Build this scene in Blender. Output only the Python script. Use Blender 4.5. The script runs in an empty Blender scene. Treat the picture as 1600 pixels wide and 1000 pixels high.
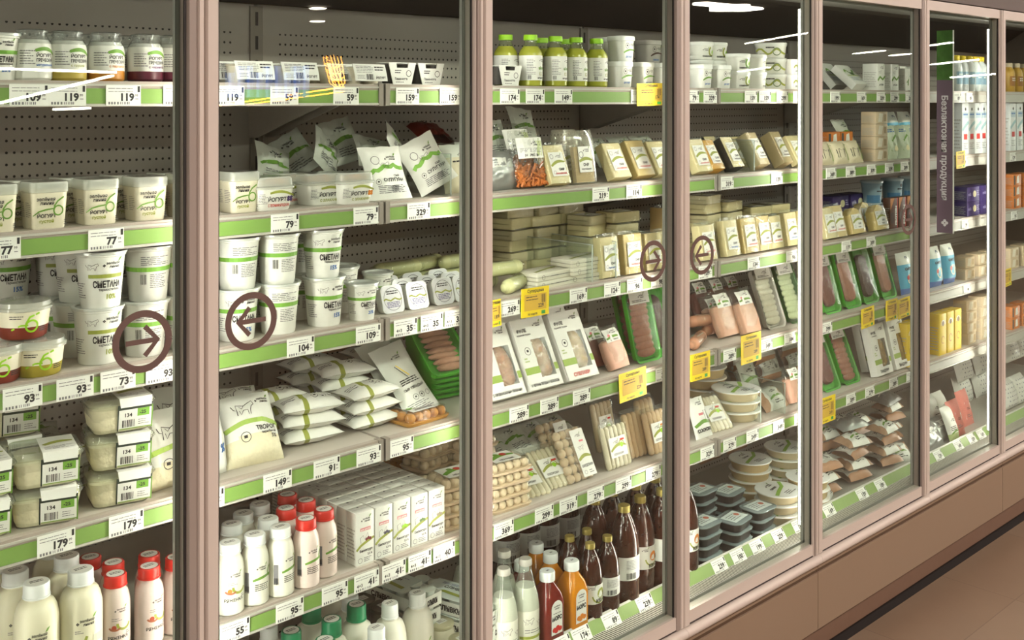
import bpy, math, random
from mathutils import Vector
random.seed(7)
SC = bpy.context.scene
COL = SC.collection
# ------------------------------------------------------------------ camera, world, exposure
FPX, CX, HY, TH, HC = 1700.0, 800.0, 155.0, math.atan(1700.0/1775.0), 1.83
CT, ST = math.cos(TH), math.sin(TH)
cam_d = bpy.data.cameras.new('camera'); cam = bpy.data.objects.new('camera', cam_d); COL.objects.link(cam)
cam_d.sensor_width = 36.0; cam_d.lens = 36.0*FPX/1600.0; cam_d.shift_y = -(500-HY)/1600.0
cam_d.clip_start = 0.05; cam_d.clip_end = 200
cam.location = (0, 0, HC); cam.rotation_euler = (math.radians(90), 0, -TH)
SC.camera = cam
W = bpy.data.worlds.new('store_ambient'); SC.world = W; W.use_nodes = True
W.node_tree.nodes['Background'].inputs[0].default_value = (0.85, 0.76, 0.68, 1)
W.node_tree.nodes['Background'].inputs[1].default_value = 0.12
SC.view_settings.view_transform = 'Standard'; SC.view_settings.look = 'None'
SC.view_settings.gamma = 1.0; SC.view_settings.exposure = 0.06
SC.cycles.max_bounces = 7; SC.cycles.diffuse_bounces = 4; SC.cycles.glossy_bounces = 3
SC.cycles.transparent_max_bounces = 20; SC.cycles.transmission_bounces = 3
SC.cycles.use_denoising = True; SC.cycles.sample_clamp_indirect = 4.0
SC.cycles.caustics_reflective = False; SC.cycles.caustics_refractive = False
LED_POWER, CEIL_POWER = 54.0, 75.0

# ------------------------------------------------------------------ pixel / place conversions
def T(x, h):                       # place along the case of photo column x at distance h from the camera line
    u = x-CX
    return h*(FPX*ST+u*CT)/(FPX*CT-u*ST)
def ZD(x, h): return T(x, h)*ST+h*CT
def ZY(x, y, h): return HC-(y-HY)*ZD(x, h)/FPX
def PZ(x, y, z):                   # point of the horizontal plane z under photo pixel x, y
    zd = FPX*(HC-z)/(y-HY); k = (x-CX)/FPX
    return zd*(k*CT+ST), zd*(CT-k*ST)
HS, HB, HD = 1.94, 2.49, 1.84      # distance of shelf fronts, back panel, door glass
SHELF = [HC+.032, HC-.230, HC-.490, HC-.757, HC-1.030, HC-1.417]
SNAME = ['top', 'second', 'third', 'fourth', 'fifth', 'bottom']
XM = [.216+1.2507*i for i in range(6)]                # shelf module seams
DM = [.236, .9754, 1.6665, 2.4075, 3.1065, 3.858, 4.543, 5.29, 5.98]   # door seams
DNAME = ['first', 'second', 'third', 'fourth', 'fifth', 'sixth', 'seventh', 'eighth']

# ------------------------------------------------------------------ materials
def lin(h):
    h = h.lstrip('#'); r = []
    for i in (0, 2, 4):
        c = int(h[i:i+2], 16)/255.0
        r.append(c/12.92 if c <= .04045 else ((c+.055)/1.055)**2.4)
    return (r[0], r[1], r[2], 1)
MATS = {}
def M(hexc, rough=.45, metal=0.0, var=.06, scale=40.0, spec=.4, bump=0.0, sss=0.0, key=None):
    k = key or (hexc, rough, metal, var, scale, bump, sss)
    if k in MATS: return MATS[k]
    m = bpy.data.materials.new('surface_'+str(len(MATS))); m.use_nodes = True
    n = m.node_tree.nodes; l = m.node_tree.links; b = n['Principled BSDF']
    c = lin(hexc)
    b.inputs['Roughness'].default_value = rough; b.inputs['Metallic'].default_value = metal
    b.inputs['Specular IOR Level'].default_value = spec
    if var > 0 or bump > 0:
        tc = n.new('ShaderNodeTexCoord'); nz = n.new('ShaderNodeTexNoise'); nz.inputs['Scale'].default_value = scale
        nz.inputs['Detail'].default_value = 3
        l.new(tc.outputs['Object'], nz.inputs['Vector'])
        mx = n.new('ShaderNodeMix'); mx.data_type = 'RGBA'
        mx.inputs['A'].default_value = tuple(v*(1-var) for v in c[:3])+(1,)
        mx.inputs['B'].default_value = tuple(min(1, v*(1+var)) for v in c[:3])+(1,)
        l.new(nz.outputs['Fac'], mx.inputs['Factor']); l.new(mx.outputs['Result'], b.inputs['Base Color'])
        if bump > 0:
            bp = n.new('ShaderNodeBump'); bp.inputs['Strength'].default_value = bump; bp.inputs['Distance'].default_value = .004
            l.new(nz.outputs['Fac'], bp.inputs['Height']); l.new(bp.outputs['Normal'], b.inputs['Normal'])
    else: b.inputs['Base Color'].default_value = c
    MATS[k] = m
    return m
def math_node(n, l, op, a, b=None):
    x = n.new('ShaderNodeMath'); x.operation = op
    for i, v in enumerate((a, b)):
        if v is None: continue
        if isinstance(v, (int, float)): x.inputs[i].default_value = v
        else: l.new(v, x.inputs[i])
    return x.outputs[0]
def clear(hexc='#ffffff', refl=1.0, rough=.02, key='clear', haze=0.0, hazec='#e8ece8', wrinkle=0.0):
    """clear sheet: passes light straight through, reflects by Fresnel"""
    if key in MATS: return MATS[key]
    m = bpy.data.materials.new(key); m.use_nodes = True; n = m.node_tree.nodes; l = m.node_tree.links
    n.remove(n['Principled BSDF']); out = n['Material Output']
    tr = n.new('ShaderNodeBsdfTransparent'); tr.inputs[0].default_value = lin(hexc)
    gl = n.new('ShaderNodeBsdfGlossy'); gl.inputs['Roughness'].default_value = rough
    lw = n.new('ShaderNodeLayerWeight'); lw.inputs['Blend'].default_value = .5     # Schlick reflectance, same from both sides
    p5 = math_node(n, l, 'MULTIPLY', math_node(n, l, 'POWER', lw.outputs['Facing'], 5.0), .96); fac = math_node(n, l, 'ADD', p5, .04)
    if refl != 1.0:
        mu = n.new('ShaderNodeMath'); mu.operation = 'MULTIPLY'; mu.use_clamp = True; mu.inputs[1].default_value = refl
        l.new(fac, mu.inputs[0]); fac = mu.outputs[0]
    base = tr.outputs[0]
    if haze > 0:
        df = n.new('ShaderNodeBsdfDiffuse'); df.inputs[0].default_value = lin(hazec)
        hm = n.new('ShaderNodeMixShader'); hm.inputs[0].default_value = haze
        l.new(tr.outputs[0], hm.inputs[1]); l.new(df.outputs[0], hm.inputs[2]); base = hm.outputs[0]
    if wrinkle > 0:
        tc = n.new('ShaderNodeTexCoord'); nz = n.new('ShaderNodeTexNoise'); nz.inputs['Scale'].default_value = 55
        nz.inputs['Distortion'].default_value = 1.5
        l.new(tc.outputs['Object'], nz.inputs['Vector'])
        bp = n.new('ShaderNodeBump'); bp.inputs['Strength'].default_value = wrinkle; bp.inputs['Distance'].default_value = .01
        l.new(nz.outputs['Fac'], bp.inputs['Height']); l.new(bp.outputs['Normal'], gl.inputs['Normal']); l.new(bp.outputs['Normal'], lw.inputs['Normal'])
    mx = n.new('ShaderNodeMixShader'); l.new(fac, mx.inputs[0]); l.new(base, mx.inputs[1]); l.new(gl.outputs[0], mx.inputs[2])
    l.new(mx.outputs[0], out.inputs[0]); MATS[key] = m
    return m
def emit(hexc, s, key):
    if key in MATS: return MATS[key]
    m = bpy.data.materials.new(key); m.use_nodes = True; n = m.node_tree.nodes; l = m.node_tree.links
    n.remove(n['Principled BSDF']); e = n.new('ShaderNodeEmission'); e.inputs[0].default_value = lin(hexc); e.inputs[1].default_value = s
    l.new(e.outputs[0], n['Material Output'].inputs[0]); MATS[key] = m
    return m
def pattern_mat(key, hexc, darkc, kind, rough=.45):
    m = bpy.data.materials.new(key); m.use_nodes = True; n = m.node_tree.nodes; l = m.node_tree.links; b = n['Principled BSDF']
    b.inputs['Roughness'].default_value = rough; b.inputs['Specular IOR Level'].default_value = .35
    tc = n.new('ShaderNodeTexCoord'); sp = n.new('ShaderNodeSeparateXYZ'); l.new(tc.outputs['Object'], sp.inputs[0])
    X, Y, Z = sp.outputs
    if kind == 'holes':
        fx = math_node(n, l, 'SUBTRACT', math_node(n, l, 'FRACT', math_node(n, l, 'DIVIDE', X, .0165)), .5)
        fz = math_node(n, l, 'SUBTRACT', math_node(n, l, 'FRACT', math_node(n, l, 'DIVIDE', Z, .0262)), .5)
        fx = math_node(n, l, 'MULTIPLY', fx, .0165); fz = math_node(n, l, 'MULTIPLY', fz, .0262)
        d = math_node(n, l, 'SQRT', math_node(n, l, 'ADD', math_node(n, l, 'MULTIPLY', fx, fx), math_node(n, l, 'MULTIPLY', fz, fz)))
        fac = math_node(n, l, 'LESS_THAN', d, .0030)
        inside = math_node(n, l, 'LESS_THAN', math_node(n, l, 'ABSOLUTE', X), .556)
        inside = math_node(n, l, 'MULTIPLY', inside, math_node(n, l, 'LESS_THAN', Z, .172))
        fac = math_node(n, l, 'MULTIPLY', fac, inside)
    else:                                                   # slots of the return-air grille
        fac = math_node(n, l, 'GREATER_THAN', math_node(n, l, 'FRACT', math_node(n, l, 'DIVIDE', X, .0085)), .48)
    mx = n.new('ShaderNodeMix'); mx.data_type = 'RGBA'; mx.inputs['A'].default_value = lin(hexc); mx.inputs['B'].default_value = lin(darkc)
    l.new(fac, mx.inputs['Factor']); l.new(mx.outputs['Result'], b.inputs['Base Color'])
    return m

# ------------------------------------------------------------------ mesh building
_tx = bpy.data.curves.new('lettering', 'FONT'); _tx.resolution_u = 2; _txo = bpy.data.objects.new('lettering', _tx)
COL.objects.link(_txo); TXC = {}
def TXT(s, bold=0.0):
    k = (s, bold)
    if k not in TXC:
        _tx.body = s; _tx.size = 1.0; _tx.offset = bold
        dg = bpy.context.evaluated_depsgraph_get(); dg.update()
        e = _txo.evaluated_get(dg); me = e.to_mesh()
        v = [(p.co.x, p.co.y) for p in me.vertices]; f = [tuple(p.vertices) for p in me.polygons]
        e.to_mesh_clear()
        xs = [p[0] for p in v] or [0]
        x0, x1 = min(xs), max(xs)
        TXC[k] = ([(a-x0, b) for a, b in v], f, x1-x0)
    return TXC[k]
class MB:
    def __init__(s): s.v = []; s.f = []; s.m = []; s.mats = []
    def mi(s, mat):
        if mat not in s.mats: s.mats.append(mat)
        return s.mats.index(mat)
    def face(s, pts, mat):
        b = len(s.v); s.v += [tuple(p) for p in pts]; s.f.append(tuple(range(b, b+len(pts)))); s.m.append(s.mi(mat))
    def box(s, x0, x1, y0, y1, z0, z1, mat):
        b = len(s.v); s.v += [(x, y, z) for z in (z0, z1) for y in (y0, y1) for x in (x0, x1)]
        for q in ((0, 2, 3, 1), (4, 5, 7, 6), (0, 1, 5, 4), (2, 6, 7, 3), (0, 4, 6, 2), (1, 3, 7, 5)):
            s.f.append(tuple(b+i for i in q)); s.m.append(s.mi(mat))
        return s
    def prism(s, pts, y0, y1, mat):              # outline in x,z pushed from y0 to y1
        a = [(p[0], y0, p[1]) for p in pts]; b = [(p[0], y1, p[1]) for p in pts]
        return s.loft([a, b], mat, True, True)
    def prismx(s, pts, x0, x1, mat):             # outline in y,z pushed from x0 to x1
        return s.loft([[(x0, p[0], p[1]) for p in pts], [(x1, p[0], p[1]) for p in pts]], mat, True, True)
    def loft(s, rings, mat, cap0=True, cap1=True, closed=True):
        n = len(rings[0]); b = len(s.v)
        for r in rings: s.v += [tuple(p) for p in r]
        ms = mat if isinstance(mat, (list, tuple)) else [mat]*(len(rings)-1)
        for i in range(len(rings)-1):
            for j in range(n if closed else n-1):
                k = (j+1) % n
                s.f.append((b+i*n+j, b+i*n+k, b+(i+1)*n+k, b+(i+1)*n+j)); s.m.append(s.mi(ms[i]))
        if cap0: s.f.append(tuple(b+j for j in range(n-1, -1, -1))); s.m.append(s.mi(ms[0]))
        if cap1: s.f.append(tuple(b+(len(rings)-1)*n+j for j in range(n))); s.m.append(s.mi(ms[-1]))
        return s
    def lathe(s, prof, mat, n=24, cap0=True, cap1=True, cx=0, cy=0):
        rings = [[(cx+r*math.cos(2*math.pi*j/n), cy+r*math.sin(2*math.pi*j/n), z) for j in range(n)] for r, z in prof]
        return s.loft(rings, mat, cap0, cap1)
    def rr(s, secs, mat, n=5, cap0=True, cap1=True, cx=0, cy=0):     # stacked rounded rectangles (w, d, corner, z)
        rings = []
        for w, d, r, z in secs:
            r = min(r, w/2-1e-4, d/2-1e-4); ring = []
            for q, (sx, sy) in enumerate(((1, 1), (-1, 1), (-1, -1), (1, -1))):
                for i in range(n):
                    a = math.pi/2*(q+i/(n-1))
                    ring.append((cx+sx*(w/2-r)+r*math.cos(a), cy+sy*(d/2-r)+r*math.sin(a), z))
            rings.append(ring)
        return s.loft(rings, mat, cap0, cap1)
    def tube(s, pts, r, mat, n=6):
        pts = [Vector(p) for p in pts]; rings = []
        for i, p in enumerate(pts):
            d = (pts[min(i+1, len(pts)-1)]-pts[max(i-1, 0)]).normalized()
            a = d.orthogonal().normalized(); bb = d.cross(a)
            rings.append([p+a*r*math.cos(2*math.pi*j/n)+bb*r*math.sin(2*math.pi*j/n) for j in range(n)])
        return s.loft(rings, mat)
    def blob(s, c, rx, ry, rz, mat, nu=10, nv=7, jit=0.0, rot=0.0, rnd=random):
        rings = []
        for i in range(1, nv):
            a = math.pi*i/nv; ring = []
            for j in range(nu):
                bb = 2*math.pi*j/nu; k = 1+rnd.uniform(-jit, jit)
                x, y, z = rx*k*math.sin(a)*math.cos(bb), ry*k*math.sin(a)*math.sin(bb), -rz*k*math.cos(a)
                ring.append((c[0]+x*math.cos(rot)-z*math.sin(rot), c[1]+y, c[2]+x*math.sin(rot)+z*math.cos(rot)))
            rings.append(ring)
        return s.loft(rings, mat)
    def capsule(s, a, b, r, mat, n=10):
        a, b = Vector(a), Vector(b); d = (b-a).normalized(); p = d.orthogonal().normalized(); q = d.cross(p); rings = []
        for k, rr in ((-.95, .3), (-.6, .8), (0, 1)):
            rings.append([a+d*r*k+(p*math.cos(2*math.pi*j/n)+q*math.sin(2*math.pi*j/n))*r*rr for j in range(n)])
        for k, rr in ((0, 1), (.6, .8), (.95, .3)):
            rings.append([b+d*r*k+(p*math.cos(2*math.pi*j/n)+q*math.sin(2*math.pi*j/n))*r*rr for j in range(n)])
        return s.loft(rings, mat)
    def decal(s, D, f):
        def g(x, z, k):
            p = Vector(f(x, z)); n = (Vector(f(x+1e-4, z))-p).cross(Vector(f(x, z+1e-4))-p)
            return p+n.normalized()*(k*.00003) if n.length > 0 else p
        for pts, mat, k in D.p: s.face([g(x, z, k) for x, z in pts], mat)
        for v, fs, mat, ly in D.t:
            b = len(s.v); s.v += [tuple(g(x, z, ly)) for x, z in v]; k = s.mi(mat)
            for q in fs: s.f.append(tuple(b+i for i in q)); s.m.append(k)
        return s
    def mesh(s, name, smooth=True):
        me = bpy.data.meshes.new(name); me.from_pydata(s.v, [], s.f)
        for m in s.mats: me.materials.append(m)
        me.polygons.foreach_set('material_index', s.m)
        if smooth and s.f:
            me.polygons.foreach_set('use_smooth', [True]*len(s.f)); me.set_sharp_from_angle(angle=math.radians(38))
        me.update(); return me
class Dec:                                       # flat artwork in x (across), z (up), mapped later onto a surface
    def __init__(s): s.p = []; s.t = []; s.k = 0; s.hold = False
    def lay(s):                                  # later marks are printed over earlier ones
        if not s.hold: s.k += 1
        return s.k
    def rect(s, x0, z0, x1, z1, mat, step=.009):
        k = s.lay(); n = max(1, math.ceil(abs(x1-x0)/step)); nz = max(1, math.ceil(abs(z1-z0)/.03))
        for i in range(n):
            for j in range(nz):
                a, b = x0+(x1-x0)*i/n, x0+(x1-x0)*(i+1)/n; c, d = z0+(z1-z0)*j/nz, z0+(z1-z0)*(j+1)/nz
                s.p.append(([(a, c), (b, c), (b, d), (a, d)], mat, k))
        return s
    def poly(s, pts, mat): s.p.append((list(pts), mat, s.lay())); return s
    def text(s, st, x, z, size, mat, al='c', bold=0.0, maxw=None, rot=0.0):
        ly = s.lay(); v, f, w = TXT(st, bold+.012); k = size
        if maxw and w*k > maxw: k = maxw/w
        o = -w*k/2 if al == 'c' else (-w*k if al == 'r' else 0)
        if rot:
            c, q = math.cos(rot), math.sin(rot)
            s.t.append(([(x+(a*k+o)*c-b*size*q, z+(a*k+o)*q+b*size*c) for a, b in v], f, mat, ly))
        else: s.t.append(([(x+a*k+o, z+b*size) for a, b in v], f, mat, ly))
        return s
    def curve(s, pts, w, mat):                   # ribbon along points, width w (may be a list)
        n = len(pts)
        ws = w if isinstance(w, (list, tuple)) else [w]*n
        L, R = [], []
        for i in range(n):
            a, b = pts[max(i-1, 0)], pts[min(i+1, n-1)]; dx, dz = b[0]-a[0], b[1]-a[1]; q = math.hypot(dx, dz) or 1
            L.append((pts[i][0]-dz/q*ws[i]/2, pts[i][1]+dx/q*ws[i]/2)); R.append((pts[i][0]+dz/q*ws[i]/2, pts[i][1]-dx/q*ws[i]/2))
        k = s.lay()
        for i in range(n-1): s.p.append(([R[i], R[i+1], L[i+1], L[i]], mat, k))
        return s
    def arc(s, cx, cz, r, a0, a1, w, mat, n=14, ry=None):
        ry = ry or r
        return s.curve([(cx+r*math.cos(math.radians(a0+(a1-a0)*i/n)), cz+ry*math.sin(math.radians(a0+(a1-a0)*i/n))) for i in range(n+1)], w, mat)
    def disc(s, cx, cz, r, mat, n=14, rz=None):
        s.p.append(([(cx+r*math.cos(2*math.pi*i/n), cz+(rz or r)*math.sin(2*math.pi*i/n)) for i in range(n)], mat, s.lay())); return s
    def lines(s, x0, z0, x1, z1, n, mat, fill=.4, seed=1):      # rows of small print
        rd = random.Random(seed); st = (z1-z0)/n; s.lay(); s.hold = True
        for i in range(n):
            z = z0+st*(i+.3); x = x0
            end = x1-(x1-x0)*rd.choice((0, 0, .1, .3))
            while x < end:
                w = min(rd.uniform(.10, .3)*(x1-x0), end-x)
                s.rect(x, z, x+w, z+st*fill, mat); x += w+(x1-x0)*.03
        s.hold = False
        return s
    def barcode(s, x0, z0, x1, z1, mat, seed=2):
        rd = random.Random(seed); x = x0; s.lay(); s.hold = True
        while x < x1:
            w = (x1-x0)*rd.choice((.03, .05, .08)); s.rect(x, z0, min(x+w, x1), z1, mat); x += w+(x1-x0)*rd.choice((.03, .05, .07))
        s.hold = False
        return s

def add(name, me, parent=None, loc=None, rot=None):
    o = bpy.data.objects.new(name, me); COL.objects.link(o)
    if parent is not None: o.parent = parent
    if loc is not None: o.location = loc
    if rot is not None: o.rotation_euler = rot
    return o
LABELS = {}
def tag(o, label, cat, group=None, kind=None):
    if label: o['label'] = label
    if cat: o['category'] = cat
    if group: o['group'] = group
    if kind: o['kind'] = kind
    if label:
        n = len(label.replace(',', '').split())
        if n > 16 or n < 4: print('LABEL LENGTH', n, label)
        if label in LABELS: print('DUPLICATE LABEL', label)
        LABELS[label] = o
    return o
ORD = ['first', 'second', 'third', 'fourth', 'fifth', 'sixth', 'seventh', 'eighth', 'ninth', 'tenth', 'eleventh', 'twelfth',
       'thirteenth', 'fourteenth', 'fifteenth', 'sixteenth', 'seventeenth', 'eighteenth', 'nineteenth', 'twentieth']

# ------------------------------------------------------------------ colours in use
WHITE = M('#f0efe9', .4, var=.02); PAPER = M('#f3f1ec', .6, var=.02); CREAM = M('#efe8cf', .45); GREY = M('#8d8c88', .5)
GREEN = M('#78ab42', .5, var=.04); OLIVE = M('#9ba248', .5); LEAF = M('#6d973d', .5); INK = M('#2a292b', .6, var=0); SMALL = M('#77767a', .6, var=0)
FRAME = M('#cbbfb5', .42, .05, var=.02, scale=6); FRAMED = M('#958880', .45, .05, var=.03); RUBBER = M('#2b2625', .6); SPACER = M('#8f8d88', .45, .3)
STEEL = M('#c3bfb6', .4, .15, var=.03, scale=12); STEELD = M('#8d847b', .45, .1, var=.03, scale=12); DARK = M('#3a3230', .6); RED = M('#c8322b', .4); PINK = M('#e2808a', .5)
ORANGE = M('#d9812c', .45); YELLOW = M('#f2d21f', .5, var=.03); BROWN = M('#4c352c', .5); BLUE = M('#3c6fb3', .5); LIME = M('#9ad02c', .4)
CLEAR = clear(); FILM = clear('#fbfcfa', 1.15, .12, 'film', .025, '#eef0ea', .28); GLASS = clear('#f4faf6', .85, .0, 'pane')
CLOUD = clear('#f4f6f2', 1.2, .15, 'cloudy_plastic', .35, '#f2f2ec')
CHEESE = M('#ecdcaa', .45, var=.05); CHEESED = M('#e2c88a', .45); MEAT = M('#b98b74', .5, var=.25, scale=60, bump=.4); HAM = M('#d9a793', .45, var=.12, scale=30)
BASEP = M('#8f7a66', .5, .05, var=.02, scale=4)
# ------------------------------------------------------------------ the store room
def structure(name, mb, smooth=False):
    o = add(name, mb.mesh(name, smooth)); o['kind'] = 'structure'; return o
def floor_mat():
    m = bpy.data.materials.new('stone_tile_floor'); m.use_nodes = True; n = m.node_tree.nodes; l = m.node_tree.links; b = n['Principled BSDF']
    tc = n.new('ShaderNodeTexCoord'); br = n.new('ShaderNodeTexBrick'); br.offset = 0.0
    br.inputs['Scale'].default_value = 1.0; br.inputs['Brick Width'].default_value = .6; br.inputs['Row Height'].default_value = .6
    br.inputs['Mortar Size'].default_value = .002; br.inputs['Color1'].default_value = lin('#8f7864'); br.inputs['Color2'].default_value = lin('#89715c')
    br.inputs['Mortar'].default_value = lin('#7b6552')
    mp = n.new('ShaderNodeMapping'); mp.inputs['Location'].default_value = (.12, .2, 0)
    l.new(tc.outputs['Object'], mp.inputs[0]); l.new(mp.outputs[0], br.inputs['Vector'])
    nz = n.new('ShaderNodeTexNoise'); nz.inputs['Scale'].default_value = 5; nz.inputs['Detail'].default_value = 6; l.new(tc.outputs['Object'], nz.inputs['Vector'])
    mx = n.new('ShaderNodeMix'); mx.data_type = 'RGBA'; mx.blend_type = 'MULTIPLY'; mx.inputs['Factor'].default_value = .35
    rp = n.new('ShaderNodeValToRGB'); rp.color_ramp.elements[0].color = (.6, .58, .55, 1); rp.color_ramp.elements[1].color = (1.1, 1.1, 1.1, 1)
    l.new(nz.outputs['Fac'], rp.inputs[0]); l.new(br.outputs['Color'], mx.inputs['A']); l.new(rp.outputs[0], mx.inputs['B'])
    l.new(mx.outputs['Result'], b.inputs['Base Color']); b.inputs['Roughness'].default_value = .5
    return m
RX0, RX1, RY0, RY1, RZ = -6.0, 26.0, -14.0, 2.75, 3.0
structure('floor', MB().box(RX0, RX1, RY0, RY1, -.1, 0, floor_mat()))
structure('ceiling', MB().box(RX0, RX1, RY0, RY1, RZ, RZ+.1, M('#4a4038', .8, var=.05, scale=2)))
WALLM = M('#8b7a6c', .8, var=.04, scale=2)
structure('wall_back', MB().box(RX0, RX1, RY1, RY1+.1, 0, RZ, WALLM))
structure('wall_front', MB().box(RX0, RX1, RY0-.1, RY0, 0, RZ, WALLM))
structure('wall_left', MB().box(RX0-.1, RX0, RY0, RY1, 0, RZ, WALLM))
structure('wall_right', MB().box(RX1, RX1+.1, RY0, RY1, 0, RZ, WALLM))

# ------------------------------------------------------------------ the glass-door refrigerated case
CX0, CX1 = DM[0]-.02, DM[8]
ZT, ZG0, ZG1 = HC+.365, HC-1.413, HC+.329           # door top, glass bottom, glass top
case = bpy.data.objects.new('refrigerated_display_case', None); COL.objects.link(case); case.location = ((CX0+CX1)/2, 2.2, 0)
tag(case, 'long beige refrigerated wall case with seven glass doors and lit shelves', 'display case')
def part(name, mb, parent=case, label=None, smooth=True, org=None):
    px = parent.matrix_world.translation if False else parent.location
    ox = Vector(org) if org else Vector(px)
    mb.v = [(v[0]-ox.x, v[1]-ox.y, v[2]-ox.z) for v in mb.v]
    o = add(name, mb.mesh(name, smooth), parent)
    base = Vector(case.location)
    o.location = ox-base if parent is case else ox-base-Vector(parent.location)
    if label: o['label'] = label
    return o
HOLES = pattern_mat('perforated_panel', '#b9b0a8', '#1c1918', 'holes')
GRILLE = pattern_mat('slotted_grille', '#c9c4b8', '#2a2522', 'slots')
for i in range(5):
    x0, x1 = XM[i], min(XM[i+1], CX1)
    if i == 4: x1 = CX1
    part('back_panel', MB().box(x0+.004, x1-.004, HB, HB+.02, HC-1.42, HC+.245, HOLES), org=((x0+x1)/2, HB, HC))
for i in range(1, 5):
    u = MB().box(XM[i]-.018, XM[i]+.018, HB-.006, HB, HC-1.40, HC+.24, STEELD)
    for k in range(26): u.box(XM[i]-.004, XM[i]+.004, HB-.0065, HB-.0055, HC-1.36+k*.062, HC-1.36+k*.062+.035, DARK)
    part('upright', u)
part('canopy', MB().box(CX0+.02, CX1-.02, HD+.05, HB+.02, HC+.36, HC+.42, M('#5a4f49', .55)).prismx([(HB-.02, HC+.245), (HB-.02, HC+.36), (HB-.20, HC+.36)], CX0+.02, CX1-.02, M('#463c38', .55)))
part('air_outlet', MB().box(CX0+.03, CX1-.03, HD+.075, HD+.20, HC+.335, HC+.36, M('#9a9890', .5, var=.3, scale=300)))
part('end_panel', MB().box(CX0-.04, CX0, HD+.01, HB+.10, .12, HC+.42, FRAMED))
part('end_panel', MB().box(CX1, CX1+.04, HD+.01, HB+.10, .12, HC+.42, FRAMED))
part('header', MB().box(CX0-.04, CX1+.04, HD-.005, HB+.1, HC+.42, HC+.60, DARK).box(CX0-.04, CX1+.04, HD-.01, HD+.03, ZT+.004, HC+.42, M('#5b4b43', .5)))
ZDK = HC-1.387
part('deck_pan', MB().box(CX0, CX1, HS+.01, HB, SHELF[5]-.02, SHELF[5], STEEL))
part('return_grille', MB().box(CX0, CX1, HD+.036, HS-.004, ZDK-.045, ZDK-.033, GRILLE), org=(CX0, HD, 0))
part('sill', MB().box(CX0, CX1, HD+.012, HD+.036, ZDK-.05, ZDK-.028, M('#b9c0b8', .35)))
rl = MB(); rl.loft([[(x, HS-.012, ZDK-.034), (x, HS+.012, ZDK+.001), (x, HS+.018, ZDK-.004), (x, HS-.004, ZDK-.036)] for x in (CX0, CX1)], STEEL)
rail = part('price_rail', rl)
gi = MB(); gi.loft([[(x, HS-.0115, ZDK-.031), (x, HS+.0075, ZDK-.003), (x, HS+.008, ZDK-.004), (x, HS-.011, ZDK-.032)] for x in (CX0, CX1)], M('#87a05c', .45))
o = part('green_strip', gi); o['label'] = 'green insert strip of the price rail'
# base: rounded bumper, panels with a brown line, kick plate and the dark gap above the floor
bp = []
for k in range(9):
    a = math.radians(-90+180*k/8); bp.append((HD-.012-.014*math.cos(a), HC-1.467+.014*math.sin(a)))
bp += [(HD+.03, HC-1.453), (HD+.03, HC-1.481)]
for i in range(8): part('bumper_rail', MB().prismx(bp, DM[i]+.0005, DM[i+1]-.0005, FRAME))
pe = [0, 2, 4, 6, 8]
for i in range(4):
    a, b = DM[pe[i]]+.0015, DM[pe[i+1]]-.0015
    m = MB().box(a, b, HD-.008, HD+.012, HC-1.498, HC-1.483, BASEP).box(a, b, HD-.003, HD+.012, HC-1.511, HC-1.498, M('#54402f', .6))
    m.box(a, b, HD-.008, HD+.012, HC-1.692, HC-1.511, BASEP)
    part('base_panel', m)
part('base_body', MB().box(CX0, CX1, HD+.014, HB+.08, .10, SHELF[5]-.022, M('#3b302b', .7)))
part('kick_plate', MB().prismx([(HD+.012, HC-1.690), (HD+.006, HC-1.715), (HD+.006, HC-1.762), (HD+.014, HC-1.764), (HD+.014, HC-1.690)], CX0, CX1, M('#6d5444', .5)))
part('gap_shade_block', MB().box(CX0+.02, CX1-.02, HD+.035, HB, 0, .10, M('#1d1715', .8)))  # near-black colour stands in for shade in the gap under the kick plate
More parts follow.
